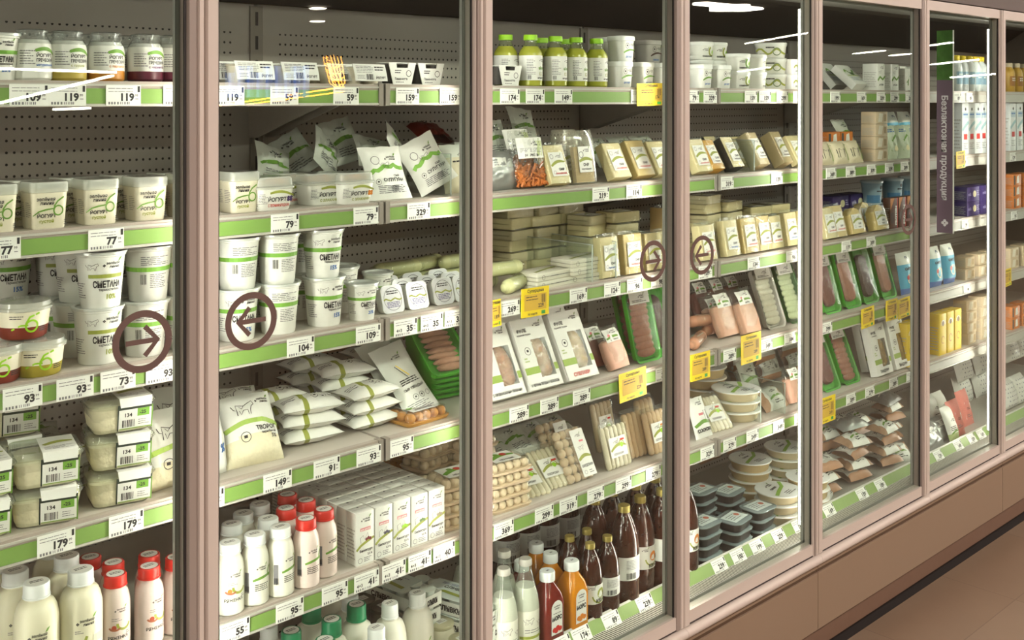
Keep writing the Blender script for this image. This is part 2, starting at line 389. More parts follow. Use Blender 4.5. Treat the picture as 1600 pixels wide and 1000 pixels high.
# doors
def arrow_sticker(cx, cz, dirn, mat):
    d = Dec(); d.arc(0, 0, .0490, 0, 360, .0122, mat, 44)
    d.rect(-.031, -.0045, .025, .0045, mat) if dirn > 0 else d.rect(-.025, -.0045, .031, .0045, mat)
    s = dirn
    d.curve([(s*.004, .026), (s*.028, 0), (s*.004, -.026)], .0092, mat)
    m = MB(); m.decal(d, lambda x, z: (cx+x, HD-.0012, cz+z)); m.decal(d, lambda x, z: (cx-x*-1, HD-.0004, cz+z))
    return m
STK = M('#66504a', .5, var=.02)
for i in range(8):
    a, b = DM[i]+.0015, DM[i+1]-.0015
    if i == 7: b = DM[8]-.002
    odd = (i % 2 == 0)                                 # right stile faces the paired door
    w1, w2 = .026, .030
    fr = MB(); zb, zt = HC-1.451, ZT
    # left stile, rounded front
    def stile(x0, x1, mat):
        q = [(x0, HD+.03), (x0, HD-.006), (x0+.003, HD-.010), (x1-.003, HD-.010), (x1, HD-.006), (x1, HD+.03)]
        fr.loft([[(p[0], p[1], z) for p in q] for z in (zb, zt)], mat)
    stile(a, a+w1, FRAME)
    if odd: stile(b-.014, b, FRAME); stile(b-w2-.004, b-.0145, FRAMED)
    else: stile(b-.012, b, FRAME); stile(b-.022, b-.0125, FRAMED); stile(b-w2, b-.0225, FRAME)
    fr.box(a+w1, b-w2, HD-.008, HD+.03, zb, ZG0, FRAME); fr.box(a+w1, b-w2, HD-.008, HD+.03, ZG1, zt, FRAME)
    fr.box(a+w1, b-w2, HD-.0085, HD-.0075, zb, zb+.004, DARK)
    dr = part('door', fr, org=((a+b)/2, HD, HC-.5))
    def dpart(name, mb, label=None):
        ox = Vector(((a+b)/2, HD, HC-.5)); mb.v = [(v[0]-ox.x, v[1]-ox.y, v[2]-ox.z) for v in mb.v]
        o = add(name, mb.mesh(name, False), dr)
        if label: o['label'] = label
        return o
    dpart('glass_pane', MB().box(a+w1, b-w2, HD, HD+.02, ZG0, ZG1, GLASS))
    g = MB(); sx = b-w2-(.004 if odd else 0)
    g.box(sx-.004, sx, HD-.003, HD+.001, ZG0, ZG1, RUBBER); g.box(sx-.010, sx-.001, HD+.021, HD+.030, ZG0, ZG1, SPACER)
    for x in (sx-.0085,):
        g.box(x-.0004, x+.0004, HD+.0205, HD+.031, ZG0, ZG1, RUBBER)
    g.box(a+w1, a+w1+.003, HD-.003, HD+.001, ZG0, ZG1, RUBBER)
    g.box(a+w1, sx, HD+.021, HD+.026, ZG0, ZG0+.008, SPACER); g.box(a+w1, sx, HD+.021, HD+.026, ZG1-.008, ZG1, SPACER)
    dpart('gasket', g, 'grey perforated spacer and black seal')
ARROWS = [(0, T(222.5, HD), ZY(222.5, 533.5, HD), 1), (1, T(392.5, HD), ZY(392.5, 501.5, HD), -1), (2, T(1020, HD), ZY(1020, 408, HD), 1),
          (3, T(1096.5, HD), ZY(1096.5, 398.5, HD), -1), (4, T(1419.5, HD), ZY(1419.5, 343, HD), 1)]
WORD = {1: 'right', -1: 'left'}
for k, (di, cx, cz, dn) in enumerate(ARROWS):
    m = arrow_sticker(0, 0, dn, STK); m.v = [(v[0], v[1]-HD, v[2]) for v in m.v]
    o = add('arrow_sticker', m.mesh('arrow_sticker', False), None, (cx, HD, cz))
    tag(o, f'brown ring sticker with {WORD[dn]}-pointing arrow on the {DNAME[di]} glass door', 'sticker', 'arrow stickers on the glass doors')
# LED tubes standing behind the mullions
TUBE = emit('#fff5ec', LED_POWER, 'led_tube')
def led(t, h, z0, z1, k):
    m = MB(); m.lathe([(.0095, z0), (.0095, z1)], TUBE, 10); m.v = [(v[0], v[1], v[2]-HC+.5) for v in m.v]
    o = add('led_tube', m.mesh('led_tube'), case, Vector((t, h, HC-.5))-Vector(case.location))
    o['label'] = 'bright white vertical light tube'
    m = MB().box(-.010, .010, .008, .012, z0-HC+.5, z1-HC+.5, WHITE)
    add('tube_holder', m.mesh('tube_holder'), o)
hl = 1.885
for i in (0, 1, 2, 3, 4, 6, 8):  # odd seams: tubes added out of sight to brighten the left doors
    x = {4: T(1254, hl), 6: T(1547.5, hl)}.get(i, DM[i]+.030)
    if i == 0: x = DM[0]+.05
    if i == 8: x = DM[8]-.05
    led(x, hl, HC-1.37, HC+.29, i)
# ------------------------------------------------------------------ shelves
SHG = M('#c9c1b8', .45, .05, var=.03, scale=10); LIP = M('#b5a8a0', .4, .15, var=.03); SGR = M('#7d9f50', .45, var=.03)
for k in range(5):
    for i in range(5):
        x0, x1 = XM[i]+.004, (XM[i+1] if i < 4 else CX1)-.004
        z = SHELF[k]
        root = add('shelf', None, None, ((x0+x1)/2, HS, z))
        L = x1-x0
        def sp(name, mb, label=None):
            o = add(name, mb.mesh(name, False), root)
            if label: o['label'] = label
            return o
        sp('shelf_plate', MB().box(-L/2, L/2, .018, HB-HS-.008, -.022, 0, SHG))
        sp('price_rail', MB().box(-L/2, L/2, .004, .018, -.046, .001, LIP).box(-L/2, L/2, .001, .004, -.045, -.0405, STEEL).box(-L/2, L/2, .001, .004, -.008, -.004, STEEL))
        sp('green_strip', MB().box(-L/2+.012, L/2-.012, .002, .0045, -.0400, -.0085-.004, SGR if i < 3 else M('#bdbab2', .45, var=.03)), 'green insert strip of the price rail' if i < 3 else 'grey insert strip of the price rail')
        for s in (-1, 1):
            sp('rail_end', MB().box(s*L/2-.006-.005*s, s*L/2+.006-.005*s, 0, .02, -.047, .002, STEELD))
            xb = s*(L/2-.02)
            sp('bracket', MB().prismx([(.12, -.022), (HB-HS-.01, -.022), (HB-HS-.01, -.13), (HB-HS-.05, -.13)], xb-.002, xb+.002, M('#a39a92', .45)))
        tag(root, f'{SNAME[k]} grey shelf with {"green" if i < 3 else "grey"} price rail, {ORD[i]} shelf section from the left', 'shelf', 'shelves inside the case')
# ------------------------------------------------------------------ price tags
TW, TH_ = .066, .0375
def tag_mesh(big, sup='99', promo=False, w=TW):
    d = Dec(); h = TH_
    d.lines(-w/2+.004, h-.014, w/2-.016, h-.003, 2, SMALL, .22, 3)
    d.text(big, w/2-.013, .009, .0185, INK, 'r', .035)
    d.text(sup, w/2-.0115, .0165, .006, INK, 'l'); d.rect(w/2-.0112, .011, w/2-.005, .0125, SMALL)
    d.rect(w/2-.0065, h-.013, w/2-.002, h-.002, INK)
    if promo: d.text('4=3', -w/2+.006, .010, .010, INK, 'l', .01)
    d.barcode(-w/2+.004, .002, w/2-.022, .0068, SMALL, 5)
    b = MB().box(-w/2, w/2, -.0012, 0, 0, h, PAPER); b.decal(d, lambda x, z: (x, -.00145, z))
    return b.mesh('price_tag', False)
TAGM = {}
def price(k, xl, xr, big, desc=None, promo=False, h=None):
    key = (big, promo)
    if key not in TAGM: TAGM[key] = tag_mesh(big, promo=promo)
    hh = HS+.001
    a, b = T(xl, hh), T(xr, hh)
    if k < 5: o = add('price_tag', TAGM[key], None, ((a+b)/2, hh, SHELF[k]-.0435))
    else:
        o = add('price_tag', TAGM[key], None, ((a+b)/2, HS-.014, ZDK-.034), (math.radians(-34), 0, 0))
    xm = (xl+xr)/2
    di = sum(1 for q in DM[1:] if T(xm, HD) > q)
    TAGS.append((k, di, xm, big, promo, o))
TAGS = []
for k, L in enumerate([
 [(15, 75, '109'), (77, 133, '119'), (164, 221, '119'), (252, 308, '119'), (338, 378, '119'), (421, 467, '59'), (519, 562, '59'), (617, 656, '159'), (685, 722, '159'),
  (779, 814, '174'), (820, 852, '174'), (865, 895, '149'), (985, 1010, '149'), (1069, 1093, '79'), (1098, 1121, '339'), (1162, 1184, '159'), (1185, 1205, '159'), (1212, 1232, '299'), (1238, 1257, '99'),
  (1296, 1314, '199'), (1338, 1354, '169'), (1369, 1384, '339'), (1391, 1405, '299'), (1414, 1428, '207'), (1490, 1501, '89'), (1509, 1520, '89')],
 [(-30, 31, '77'), (137, 194, '77'), (278, 325, '77'), (422, 468, '79'), (551, 592, '79'), (636, 672, '329'), (925, 952, '219'), (978, 1003, '114'), (1125, 1147, '319'), (1205, 1222, '139'),
  (1290, 1307, '369'), (1322, 1336, '389'), (1354, 1369, '309'), (1383, 1396, '209'), (1407, 1420, '209'), (1500, 1511, '129'), (1578, 1587, '129')],
 [(3, 67, '93'), (87, 147, '93'), (156, 212, '73'), (227, 280, '93'), (447, 492, '104'), (553, 597, '109'), (615, 652, '35', True), (657, 692, '35', True), (695, 727, '35', True),
  (783, 810, '269'), (890, 917, '169'), (945, 968, '124'), (979, 1004, '96'), (1017, 1040, '98'), (1092, 1112, '109'), (1167, 1188, '134'), (1229, 1245, '96'), (1315, 1330, '119'), (1354, 1368, '209'), (1502, 1513, '79'), (1580, 1589, '95')],
 [(57, 118, '179'), (169, 225, '179'), (305, 347, '99'), (412, 455, '149'), (489, 532, '91'), (555, 597, '93'), (608, 647, '95'), (795, 827, '289'), (844, 873, '289'), (894, 923, '289'), (1024, 1047, '319'),
  (1128, 1152, '289'), (1189, 1206, '149'), (1225, 1243, '184'), (1284, 1300, '399'), (1505, 1516, '99')],
 [(343, 390, '55'), (432, 473, '95'), (503, 543, '95'), (553, 592, '41', True), (596, 634, '41', True), (638, 673, '41', True), (675, 712, '40', True), (772, 802, '369'), (835, 865, '299'), (874, 902, '319'),
  (917, 944, '279'), (963, 985, '299'), (1009, 1032, '279'), (1094, 1116, '329'), (1129, 1151, '279'), (1166, 1185, '249'), (1208, 1225, '349'), (1241, 1258, '169'), (1322, 1337, '289'), (1352, 1366, '279'), (1390, 1402, '289'), (1416, 1429, '259')],
 [(862, 890, '129'), (892, 921, '174'), (939, 967, '89'), (993, 1018, '239'), (1111, 1133, '239'), (1141, 1162, '100'), (1171, 1191, '199'), (1205, 1224, '229'), (1238, 1254, '189'), (1286, 1301, '169'), (1338, 1352, '139'), (1367, 1380, '189'), (1459, 1470, '129'), (1490, 1501, '149'), (1511, 1522, '159'), (1526, 1536, '169')]]):
    for e in L: price(k, e[0], e[1], e[2], None, len(e) > 3)
for k in range(6):
    for di in range(8):
        g = sorted([t for t in TAGS if t[0] == k and t[1] == di], key=lambda t: t[2])
        seen = {}
        for t in g: seen[t[3]] = seen.get(t[3], 0)+1
        cnt = {}
        for t in g:
            big = t[3]; cnt[big] = cnt.get(big, 0)+1
            o = (ORD[cnt[big]-1]+' ') if seen[big] > 1 else ''
            tail = ' from left' if seen[big] > 1 else ''
            rail = 'bottom rail' if k == 5 else f'{SNAME[k]} shelf rail'
            tag(t[5], f'{o}white price tag reading {big}{tail}, {rail}, {DNAME[di]} door', 'price tag', 'white price tags on the rails')
def yellow_tag(k, x0, x1, y0, y1, label, txt='229'):
    h = HS-.004; cx = (x0+x1)/2; t = (T(x0, h)+T(x1, h))/2; w = T(x1, h)-T(x0, h); zz0, zz1 = ZY(cx, y1, h), ZY(cx, y0, h); H = zz1-zz0
    d = Dec(); d.text('Суперцена', 0, H*.84, .011, INK, 'c', .01, w*.86)
    d.rect(-w*.40, H*.22, w*.40, H*.78, M('#d3a93a', .6)); d.lines(-w*.34, H*.55, w*.1, H*.74, 2, INK, .3, 4)
    d.text(txt, w*.30, H*.30, .013, INK, 'r', .015, w*.5); d.barcode(w*.22, H*.45, w*.36, H*.74, INK)
    d.text('по карте', -w*.1, H*.06, .008, INK, 'c', .01, w*.5); d.rect(w*.22, H*.05, w*.36, H*.17, M('#3f9a3c', .5))
    b = MB().box(-w/2, w/2, -.0012, 0, 0, H, YELLOW); b.decal(d, lambda x, z: (x, -.0016, z))
    o = add('price_tag', b.mesh('price_tag', False), None, (t, h, zz0), (0, math.radians(random.uniform(-3, 3)), 0))
    tag(o, label, 'price tag', 'yellow sale tags on the rails')
for a in [(0, 995, 1038, 130, 165, 'yellow sale tag hanging from the top shelf rail, third door', '174'),
          (2, 768, 783, 468, 510, 'narrow yellow sale tag at the left edge of the third door', '189'), (2, 814, 857, 449, 494, 'large yellow sale tag on the third shelf rail, third door', '229'),
          (3, 968, 1010, 578, 623, 'yellow sale tag on the fourth shelf rail, third door', '229'), (3, 1078, 1109, 551, 593, 'yellow sale tag on fourth shelf rail, left edge of fourth door', '289'),
          (3, 1158, 1189, 521, 566, 'yellow sale tag in the middle of fourth shelf rail, fourth door', '289'), (3, 1346, 1366, 480, 511, 'left of three yellow sale tags on fourth shelf rail, fifth door', '289'),
          (3, 1384, 1402, 468, 500, 'middle of three yellow sale tags on fourth shelf rail, fifth door', '279'), (3, 1403, 1422, 465, 496, 'right of three yellow sale tags on fourth shelf rail, fifth door', '279'),
          (4, 1279, 1305, 620, 660, 'yellow sale tag on fifth shelf rail, left edge of fifth door', '269'), (1, 1494, 1508, 236, 263, 'yellow sale tag on second shelf rail, sixth door', '129'),
          (2, 1569, 1580, 420, 447, 'yellow sale tag on third shelf rail, seventh door', '95')]: yellow_tag(*a)
# ------------------------------------------------------------------ the store's lamps across the aisle (the doors mirror them)
def mirr(x, y, zd):
    k = (x-CX)/FPX; return Vector((zd*(k*CT+ST), 2*HD-zd*(CT-k*ST), HC-(y-HY)*zd/FPX))
WL = emit('#fff3e2', CEIL_POWER, 'ceiling_lamp')
def lamp_bar(p, q, r, mat, name, label, cat='lamp', group='lamps reflected in the doors'):
    c = (p+q)/2; o = add(name, MB().tube([p-c, q-c], r, mat, 8).mesh(name), None, c); tag(o, label, cat, group); return o
REFL = [(1168, 68, 1264, 51, 13, 'long strip lamp mirrored near the top of the fourth door'), (1336, 84, 1384, 79, 15, 'strip lamp mirrored near the top of the fifth door'),
        (1157, 112, 1204, 105, 13, 'strip lamp mirrored beside the stacked tubs, fourth door'), (1457, 101, 1530, 93, 13, 'strip lamp mirrored high on the sixth door'),
        (1490, 121, 1561, 115, 12, 'strip lamp mirrored at the top shelf of the sixth door'), (1457, 71, 1490, 66, 13, 'short strip lamp mirrored above the banner, sixth door'),
        (1115, 12, 1172, 12, 9, 'glittering warm lamp mirrored at the top of the fourth door'), (0, 107, 182, 113, 7, 'upper white light line mirrored across yogurt jars, first door'),
        (-40, 171, 178, 118, 7.1, 'slanting white light line mirrored on top rail, first door'), (86, 171, 142, 169, 7, 'short white light line mirrored below top rail, first door'),
        (1393, 87, 1424, 84, 15, 'short strip lamp mirrored at the right of fifth door')]
for x0, y0, x1, y1, zd, lb in REFL: lamp_bar(mirr(x0, y0, zd), mirr(x1, y1, zd), .008 if zd > 9 or zd < 8 else .03, WL, 'strip_lamp', lb)
OR = emit('#ff9a2e', 80, 'neon_orange')
lamp_bar(mirr(330, 167, 8.4), mirr(538, 136, 8.4), .0045, OR, 'neon_line', 'upper orange neon line mirrored on the top rail, second door')
lamp_bar(mirr(390, 163, 8.4), mirr(538, 143, 8.4), .004, OR, 'neon_line', 'lower orange neon line mirrored on the top rail, second door')
c = mirr(523, 110, 8); ex = (mirr(533, 110, 8)-c)/10; ez = Vector((0, 0, (mirr(523, 100, 8)-c).z/10))
m = MB()
def neon(pts): m.tube([ex*a+ez*b for a, b in pts], .0036, OR, 6)
neon([(-2, 24), (4, 0), (14, -26)])
for k in range(4):
    b0 = 13-k*10; neon([(-13+k*2.6, b0+9), (-12+k*3, b0-3), (-1+k*3, b0-11)]); neon([(-13+k*2.6, b0+9), (-3+k*2.6, b0+2), (-1+k*3, b0-11)])
    neon([(9+k*1.8, b0+9), (12+k*1.4, b0-2), (3+k*2.6, b0-10)])
tag(add('neon_wheat_sign', m.mesh('neon_wheat_sign'), None, c), 'orange neon ear of wheat mirrored in the second door', 'sign')
SCR = emit('#7da4ff', 6, 'blue_screen')
c = mirr(415, 128, 7); ex = (mirr(425, 128, 7)-c).normalized()
m = MB()
for k in range(9):
    x = -.24+k*.06; hgt = .06+.05*abs(math.sin(k*2.1))
    m.face([ex*x+Vector((0, 0, -.10)), ex*(x+.04)+Vector((0, 0, -.10)), ex*(x+.04)+Vector((0, 0, hgt)), ex*x+Vector((0, 0, hgt))], SCR)
n = ex.cross(Vector((0, 0, 1)))*.03
for sgn in (1, -1):
    m.face([ex*-.28+n*sgn+Vector((0, 0, -.14)), ex*.32+n*sgn+Vector((0, 0, -.14)), ex*.32+n*sgn+Vector((0, 0, .18)), ex*-.28+n*sgn+Vector((0, 0, .18))], DARK) if False else None
tag(add('screen_strip', m.mesh('screen_strip', False), None, c), 'blue lit display strips mirrored low in the second door', 'screen')
for x, y, lb in ((498, 12.5, 'upper'), (497, 33, 'lower')):  # one lamp mirrored twice: a second glowing disc is added for its other image
    zd = (RZ-.02-HC)*FPX/(HY-y); o = add('downlight', MB().lathe([(.001, -.012), (.095, -.012), (.105, 0)], WL, 20, False, True).mesh('downlight'), None, mirr(x, y, zd))
    tag(o, f'{lb} of two discs standing for one doubly mirrored downlight, second door', 'ceiling lamp', 'mirrored downlights')
# warm ceiling lamps over the aisle
for i in range(5):
    for j in range(2):
        x, y = -1.5+i*3.2, -.6-j*3.6
        o = add('ceiling_panel', MB().box(-.6, .6, -.09, .09, -.03, 0, emit('#fff0e4', 98, 'aisle_lamp')).mesh('ceiling_panel', False), None, (x, y, RZ-.002))
        tag(o, f'{ORD[i]} warm aisle ceiling lamp from the left, {"near" if j == 0 else "far"} row', 'ceiling lamp', 'aisle ceiling lamps')
# ------------------------------------------------------------------ goods: one builder per kind
PROTO = {}
def proto(kind, name, cat, parts):
    """parts: (part name, MB, parent index or None[, label]); the first one is the thing itself"""
    out = []
    for p in parts:
        sm = p[1].mesh(p[0]) if p[1] is not None else None
        out.append((p[0], sm, p[2], p[3] if len(p) > 3 else None))
    PROTO[kind] = (name, cat, out)
def put(kind, loc, yaw=0.0, tilt=0.0, roll=0.0, label=None, group=None):
    name, cat, parts = PROTO[kind]; obs = []
    for i, (n, me, par, lb) in enumerate(parts):
        o = bpy.data.objects.new(name if i == 0 else n, me); COL.objects.link(o); obs.append(o)
        if i == 0: o.location = loc; o.rotation_euler = (math.radians(tilt), math.radians(roll), math.radians(yaw))
        else:
            o.parent = obs[par]
            if lb: o['label'] = lb
    tag(obs[0], label, cat, group)
    return obs[0]
def cyl(r, off=.0004): return lambda x, z: ((r+off)*math.sin(x/r), -(r+off)*math.cos(x/r), z)
def cone(r0, z0, r1, z1, off=.0005):
    def f(x, z):
        r = r0+(r1-r0)*(z-z0)/(z1-z0)+off; a = x/((r0+r1)/2); return (r*math.sin(a), -r*math.cos(a), z)
    return f
def flat(y, off=.0005): return lambda x, z: (x, y-off, z)
def slant(y0, z0, y1, z1, off=.0006): return lambda x, z: (x, y0+(y1-y0)*(z-z0)/(z1-z0)-off, z)
def top(z, off=.0006): return lambda x, y: (x, y, z+off)
def logo(D, x, z, s, ink=INK):
    for a, b in ((1, 0), (-1, 0), (0, 1), (0, -1)): D.disc(x-s*1.55+a*s*.16, z+s*.1+b*s*.16, s*.13, ink, 6)
    D.text('зелёная', x+s*.1, z+s*.32, s*.72, ink, 'c', .01, s*2.6); D.text('линия', x+s*.35, z-s*.35, s*.72, ink, 'c', .01, s*2.0)
    D.poly([(x+s*1.0, z+s*.75), (x+s*1.5, z+s*1.0), (x+s*1.95, z+s*1.7), (x+s*1.35, z+s*1.45)], LEAF)
def cow(D, x, z, s, ink=INK):
    D.curve([(x-s*1.2, z+s*.5), (x-s*1.0, z+s*.1), (x-s*.7, z), (x-s*.7, z+s*.55), (x, z+s*.35), (x+s*.5, z+s*.6), (x+s*.9, z+s*.75), (x+s*1.0, z+s*.35), (x+s*.75, z+s*.25), (x+s*.6, z-s*.1), (x+s*.55, z-s*.55)], s*.07, ink)
    D.curve([(x-s*.7, z), (x-s*.75, z-s*.55)], s*.07, ink); D.curve([(x-s*.45, z-s*.05), (x-s*.4, z-s*.5), (x-s*.1, z-s*.1), (x+s*.3, z-s*.1), (x+s*.35, z-s*.55)], s*.06, ink)
    D.curve([(x-s*.4, z+s*.35), (x-s*.2, z+s*.1), (x, z+s*.35)], s*.05, ink)
def seal(D, x, z, r, ink=INK): D.arc(x, z, r, 0, 360, r*.14, ink, 14); D.rect(x-r*.35, z-r*.25, x+r*.35, z+r*.35, ink) if r > .006 else None
def swoosh(D, x0, z0, x1, z1, w, mat, bow=.25):
    n = 12; pts = []
    for i in range(n+1):
        t = i/n; pts.append((x0+(x1-x0)*t, z0+(z1-z0)*t+bow*abs(x1-x0)*math.sin(math.pi*t)*.5))
    D.curve(pts, [w*(.55+.6*math.sin(math.pi*min(1, .15+i/n*.85))) for i in range(n+1)], mat)
FOIL = M('#dfe3df', .3, .35, var=.08, scale=60); YOG = M('#eceae3', .42, var=.02); YOGW = M('#ece3cd', .42, var=.03); LIDW = M('#f2f3f0', .35, var=.02)
BERRY = M('#4a1526', .4, var=.2); PEACH = M('#b77a2c', .4, var=.2); JAM = M('#7a2a1c', .45, var=.25, scale=70)
MILK = M('#ece9dc', .3, var=.015); MILKY = M('#e6e0c6', .3, var=.015)

JARC = clear('#eef0ee', 1.5, .05, 'jar_clear', .14, '#e6e8e4')
# --- glass-like jar of greek yogurt
def jar(kind, base, sub, subm):
    b = MB(); r = .0335
    b.lathe([(r-.004, 0), (r, .005), (r, .020)], base, 28, True, False); b.lathe([(r, .020), (r+.0005, .055), (r-.002, .066), (r-.007, .073)], YOG, 28, False, True)
    sh = MB(); sh.lathe([(r-.001, .066), (r-.006, .0765), (r-.009, .080), (r-.009, .086)], JARC, 28, False, False)
    lid = MB(); lid.lathe([(r-.007, .085), (r-.0065, .090), (r-.011, .0915), (0.001, .0915)], JARC, 28, False, True)
    d = Dec(); d.lines(-.034, .028, -.008, .055, 6, SMALL, .35, 2); swoosh(d, -.008, .053, .034, .047, .006, LEAF, .3)
    d.text('ЙОГУРТ', -.006, .042, .0078, INK, 'l', .02); d.text('ГРЕЧЕСКИЙ', -.006, .0335, .0078, INK, 'l', .02, .034); d.text(sub, -.006, .026, .0062, subm, 'l', .01, .034)
    lb = MB(); lb.decal(d, cyl(r+.0005))
    proto(kind, 'yogurt_jar', 'jar', [('yogurt_jar', b, None), ('jar_neck', sh, 0), ('lid', lid, 0, 'clear plastic lid'), ('label', lb, 0)])
jar('jar_plain', YOG, 'натуральный', BLUE); jar('jar_orange', PEACH, 'с персиком', ORANGE); jar('jar_berry', BERRY, 'с черникой', M('#6a3a6a', .5)); jar('jar_apple', M('#b9a24a', .4, var=.2), 'с грушей', OLIVE)
# --- pack of small pots with a card sleeve hung over the front
def potpack():
    b = MB()
    for i in range(2):
        for j in range(2): b.lathe([(.017, 0), (.0215, .036), (.0235, .037), (.0235, .039)], YOGW, 16, True, True, -.024+.048*i, .024+.048*j)
    w = .044; s = MB()
    pts = []
    for k in range(9):
        t = k/8; pts.append((-.003-.012*math.sin(t*1.3), .046-.038*t))
    front = [[(-w+.003*t, p[0], p[1]) for t in (0,)] + [(w-.003*0, p[0], p[1])] for p in pts]
    for a, c in zip(front, front[1:]): s.face([c[0], c[1], a[1], a[0]], PAPER); s.face([(p[0], p[1]+.0008, p[2]) for p in (a[0], a[1], c[1], c[0])], PAPER)
    s.box(-w, w, -.003, .092, .0395, .0405, PAPER); s.box(-w, w, -.003, -.001, .040, .046, PAPER)
    d = Dec(); d.lines(-.038, .026, .008, .043, 5, SMALL, .35, 7); d.barcode(-.014, .011, .006, .024, INK, 3); d.lines(.012, .030, .038, .042, 2, INK, .45, 5); d.text('ЙОГУРТ', .026, .013, .007, INK, 'c', .02, .026); d.lines(-.038, .012, -.018, .022, 3, SMALL, .3, 6)
    def f(x, z):
        t = (.046-z)/.038; return (x, -.003-.012*math.sin(t*1.3)-.0006, z)
    l = MB(); l.decal(d, f)
    proto('pot_pack', 'yogurt_multipack', 'multipack', [('yogurt_multipack', b, None), ('sleeve', s, 0, 'white printed card sleeve'), ('label', l, 0)])
potpack()
def panna():
    b = MB()
    for i in (-1, 1): b.lathe([(.015, .004), (.020, .046), (.021, .048)], M('#4a4644', .4), 14, True, True, i*.020, .024)
    s = MB(); o = [(-.026, 0), (.026, 0), (.040, .052), (.018, .052), (.016, .040), (-.016, .040), (-.018, .052), (-.040, .052)]
    s.prism([o[0], o[1], o[4], o[5]], -.002, 0, PAPER); s.prism([o[1], o[2], o[3], o[4]], -.002, 0, PAPER); s.prism([o[0], o[5], o[6], o[7]], -.002, 0, PAPER)
    s.box(-.026, .026, 0, .046, 0, .002, PAPER); s.prism([(-.040, .050), (.040, .050), (.040, .052), (-.040, .052)], 0, .046, PAPER)
    d = Dec(); d.lines(-.022, .026, -.004, .036, 2, INK, .45, 5); d.text('Панна-котта', -.022, .012, .0075, INK, 'l', .01, .036); d.arc(.018, .027, .007, 0, 360, .0014, INK); d.lines(-.020, .005, .004, .009, 1, SMALL)
    l = MB(); l.decal(d, flat(-.002))
    proto('panna', 'dessert_pack', 'dessert pack', [('dessert_pack', b, None), ('carton_sleeve', s, 0, 'white cut-out card sleeve'), ('label', l, 0)])
panna()
# --- square yogurt tub with a green six
def sqtub():
    b = MB(); b.rr([(.056, .056, .010, 0), (.058, .058, .010, .003), (.066, .066, .012, .068)], YOGW)
    lid = MB(); lid.rr([(.067, .067, .012, .064), (.069, .069, .012, .065), (.069, .069, .012, .080), (.066, .066, .011, .083)], CLOUD)
    f = slant(-.029, .003, -.033, .068, .0012); d = Dec(); d.text('зелёная', -.008, .050, .0085, INK, 'c', .01); d.text('линия', -.006, .043, .0085, INK, 'c', .01)
    d.text('ЙОГУРТ', -.006, .020, .0085, INK, 'c', .02); d.text('густой', -.006, .011, .008, OLIVE, 'c', .02)
    d.arc(.014, .032, .0078, 0, 360, .0026, LEAF, 18, .0085); d.curve([(.023, .056), (.013, .049), (.0075, .041), (.006, .032)], .0027, LEAF); d.curve([(-.030, .024), (-.020, .031), (-.008, .034), (.008, .036)], [.0015, .0026, .003, .002], LEAF); d.lines(.024, .006, .030, .016, 3, SMALL)
    l = MB(); l.decal(d, f)
    d2 = Dec(); d2.lines(-.026, .020, -.003, .048, 8, SMALL, .3, 4); d2.lines(.003, .020, .026, .048, 8, SMALL, .3, 9)
    l.decal(d2, lambda x, z: (-.029-(z-.003)/.065*.004-.0012, -x, z))
    proto('sqtub', 'yogurt_tub', 'yogurt tub', [('yogurt_tub', b, None), ('lid', lid, 0, 'cloudy clear lid'), ('label', l, 0)])
sqtub()
def recttub(kind, sub, subm, fruit):
    b = MB(); b.rr([(.074, .060, .014, 0), (.078, .064, .015, .004), (.092, .076, .018, .046)], YOG)
    lid = MB(); lid.rr([(.094, .078, .018, .044), (.097, .081, .018, .046), (.097, .081, .018, .049), (.090, .074, .016, .051), (.088, .072, .016, .066), (.082, .066, .014, .069)], CLOUD)
    g = MB(); rd = random.Random(4)
    for i in range(26): g.blob((rd.uniform(-.034, .034), rd.uniform(-.026, .026), .054+rd.uniform(0, .006)), .006, .005, .004, M('#b98f62', .6, var=.3), 6, 4)
    d = Dec(); d.lines(-.042, .014, -.020, .036, 7, SMALL, .35, 3); swoosh(d, -.016, .036, .040, .030, .005, OLIVE, .2); d.text('ЙОГУРТ', .002, .019, .011, INK, 'c', .02); d.text(sub, .006, .008, .0078, subm, 'c', .015, .050)
    for k in range(4): d.disc(.028+.006*(k % 2), .021+.005*(k//2), .0034, fruit, 8)
    l = MB(); l.decal(d, slant(-.032, .004, -.038, .046, .0008))
    proto(kind, 'yogurt_tub', 'yogurt tub', [('yogurt_tub', b, None), ('granola', g, 0), ('lid', lid, 0, 'cloudy raised lid'), ('label', l, 0)])
recttub('rt_berry', 'С ЛЕСНЫМИ ЯГОДАМИ', RED, M('#43305e', .5)); recttub('rt_cereal', 'С ЗЛАКАМИ', OLIVE, ORANGE)
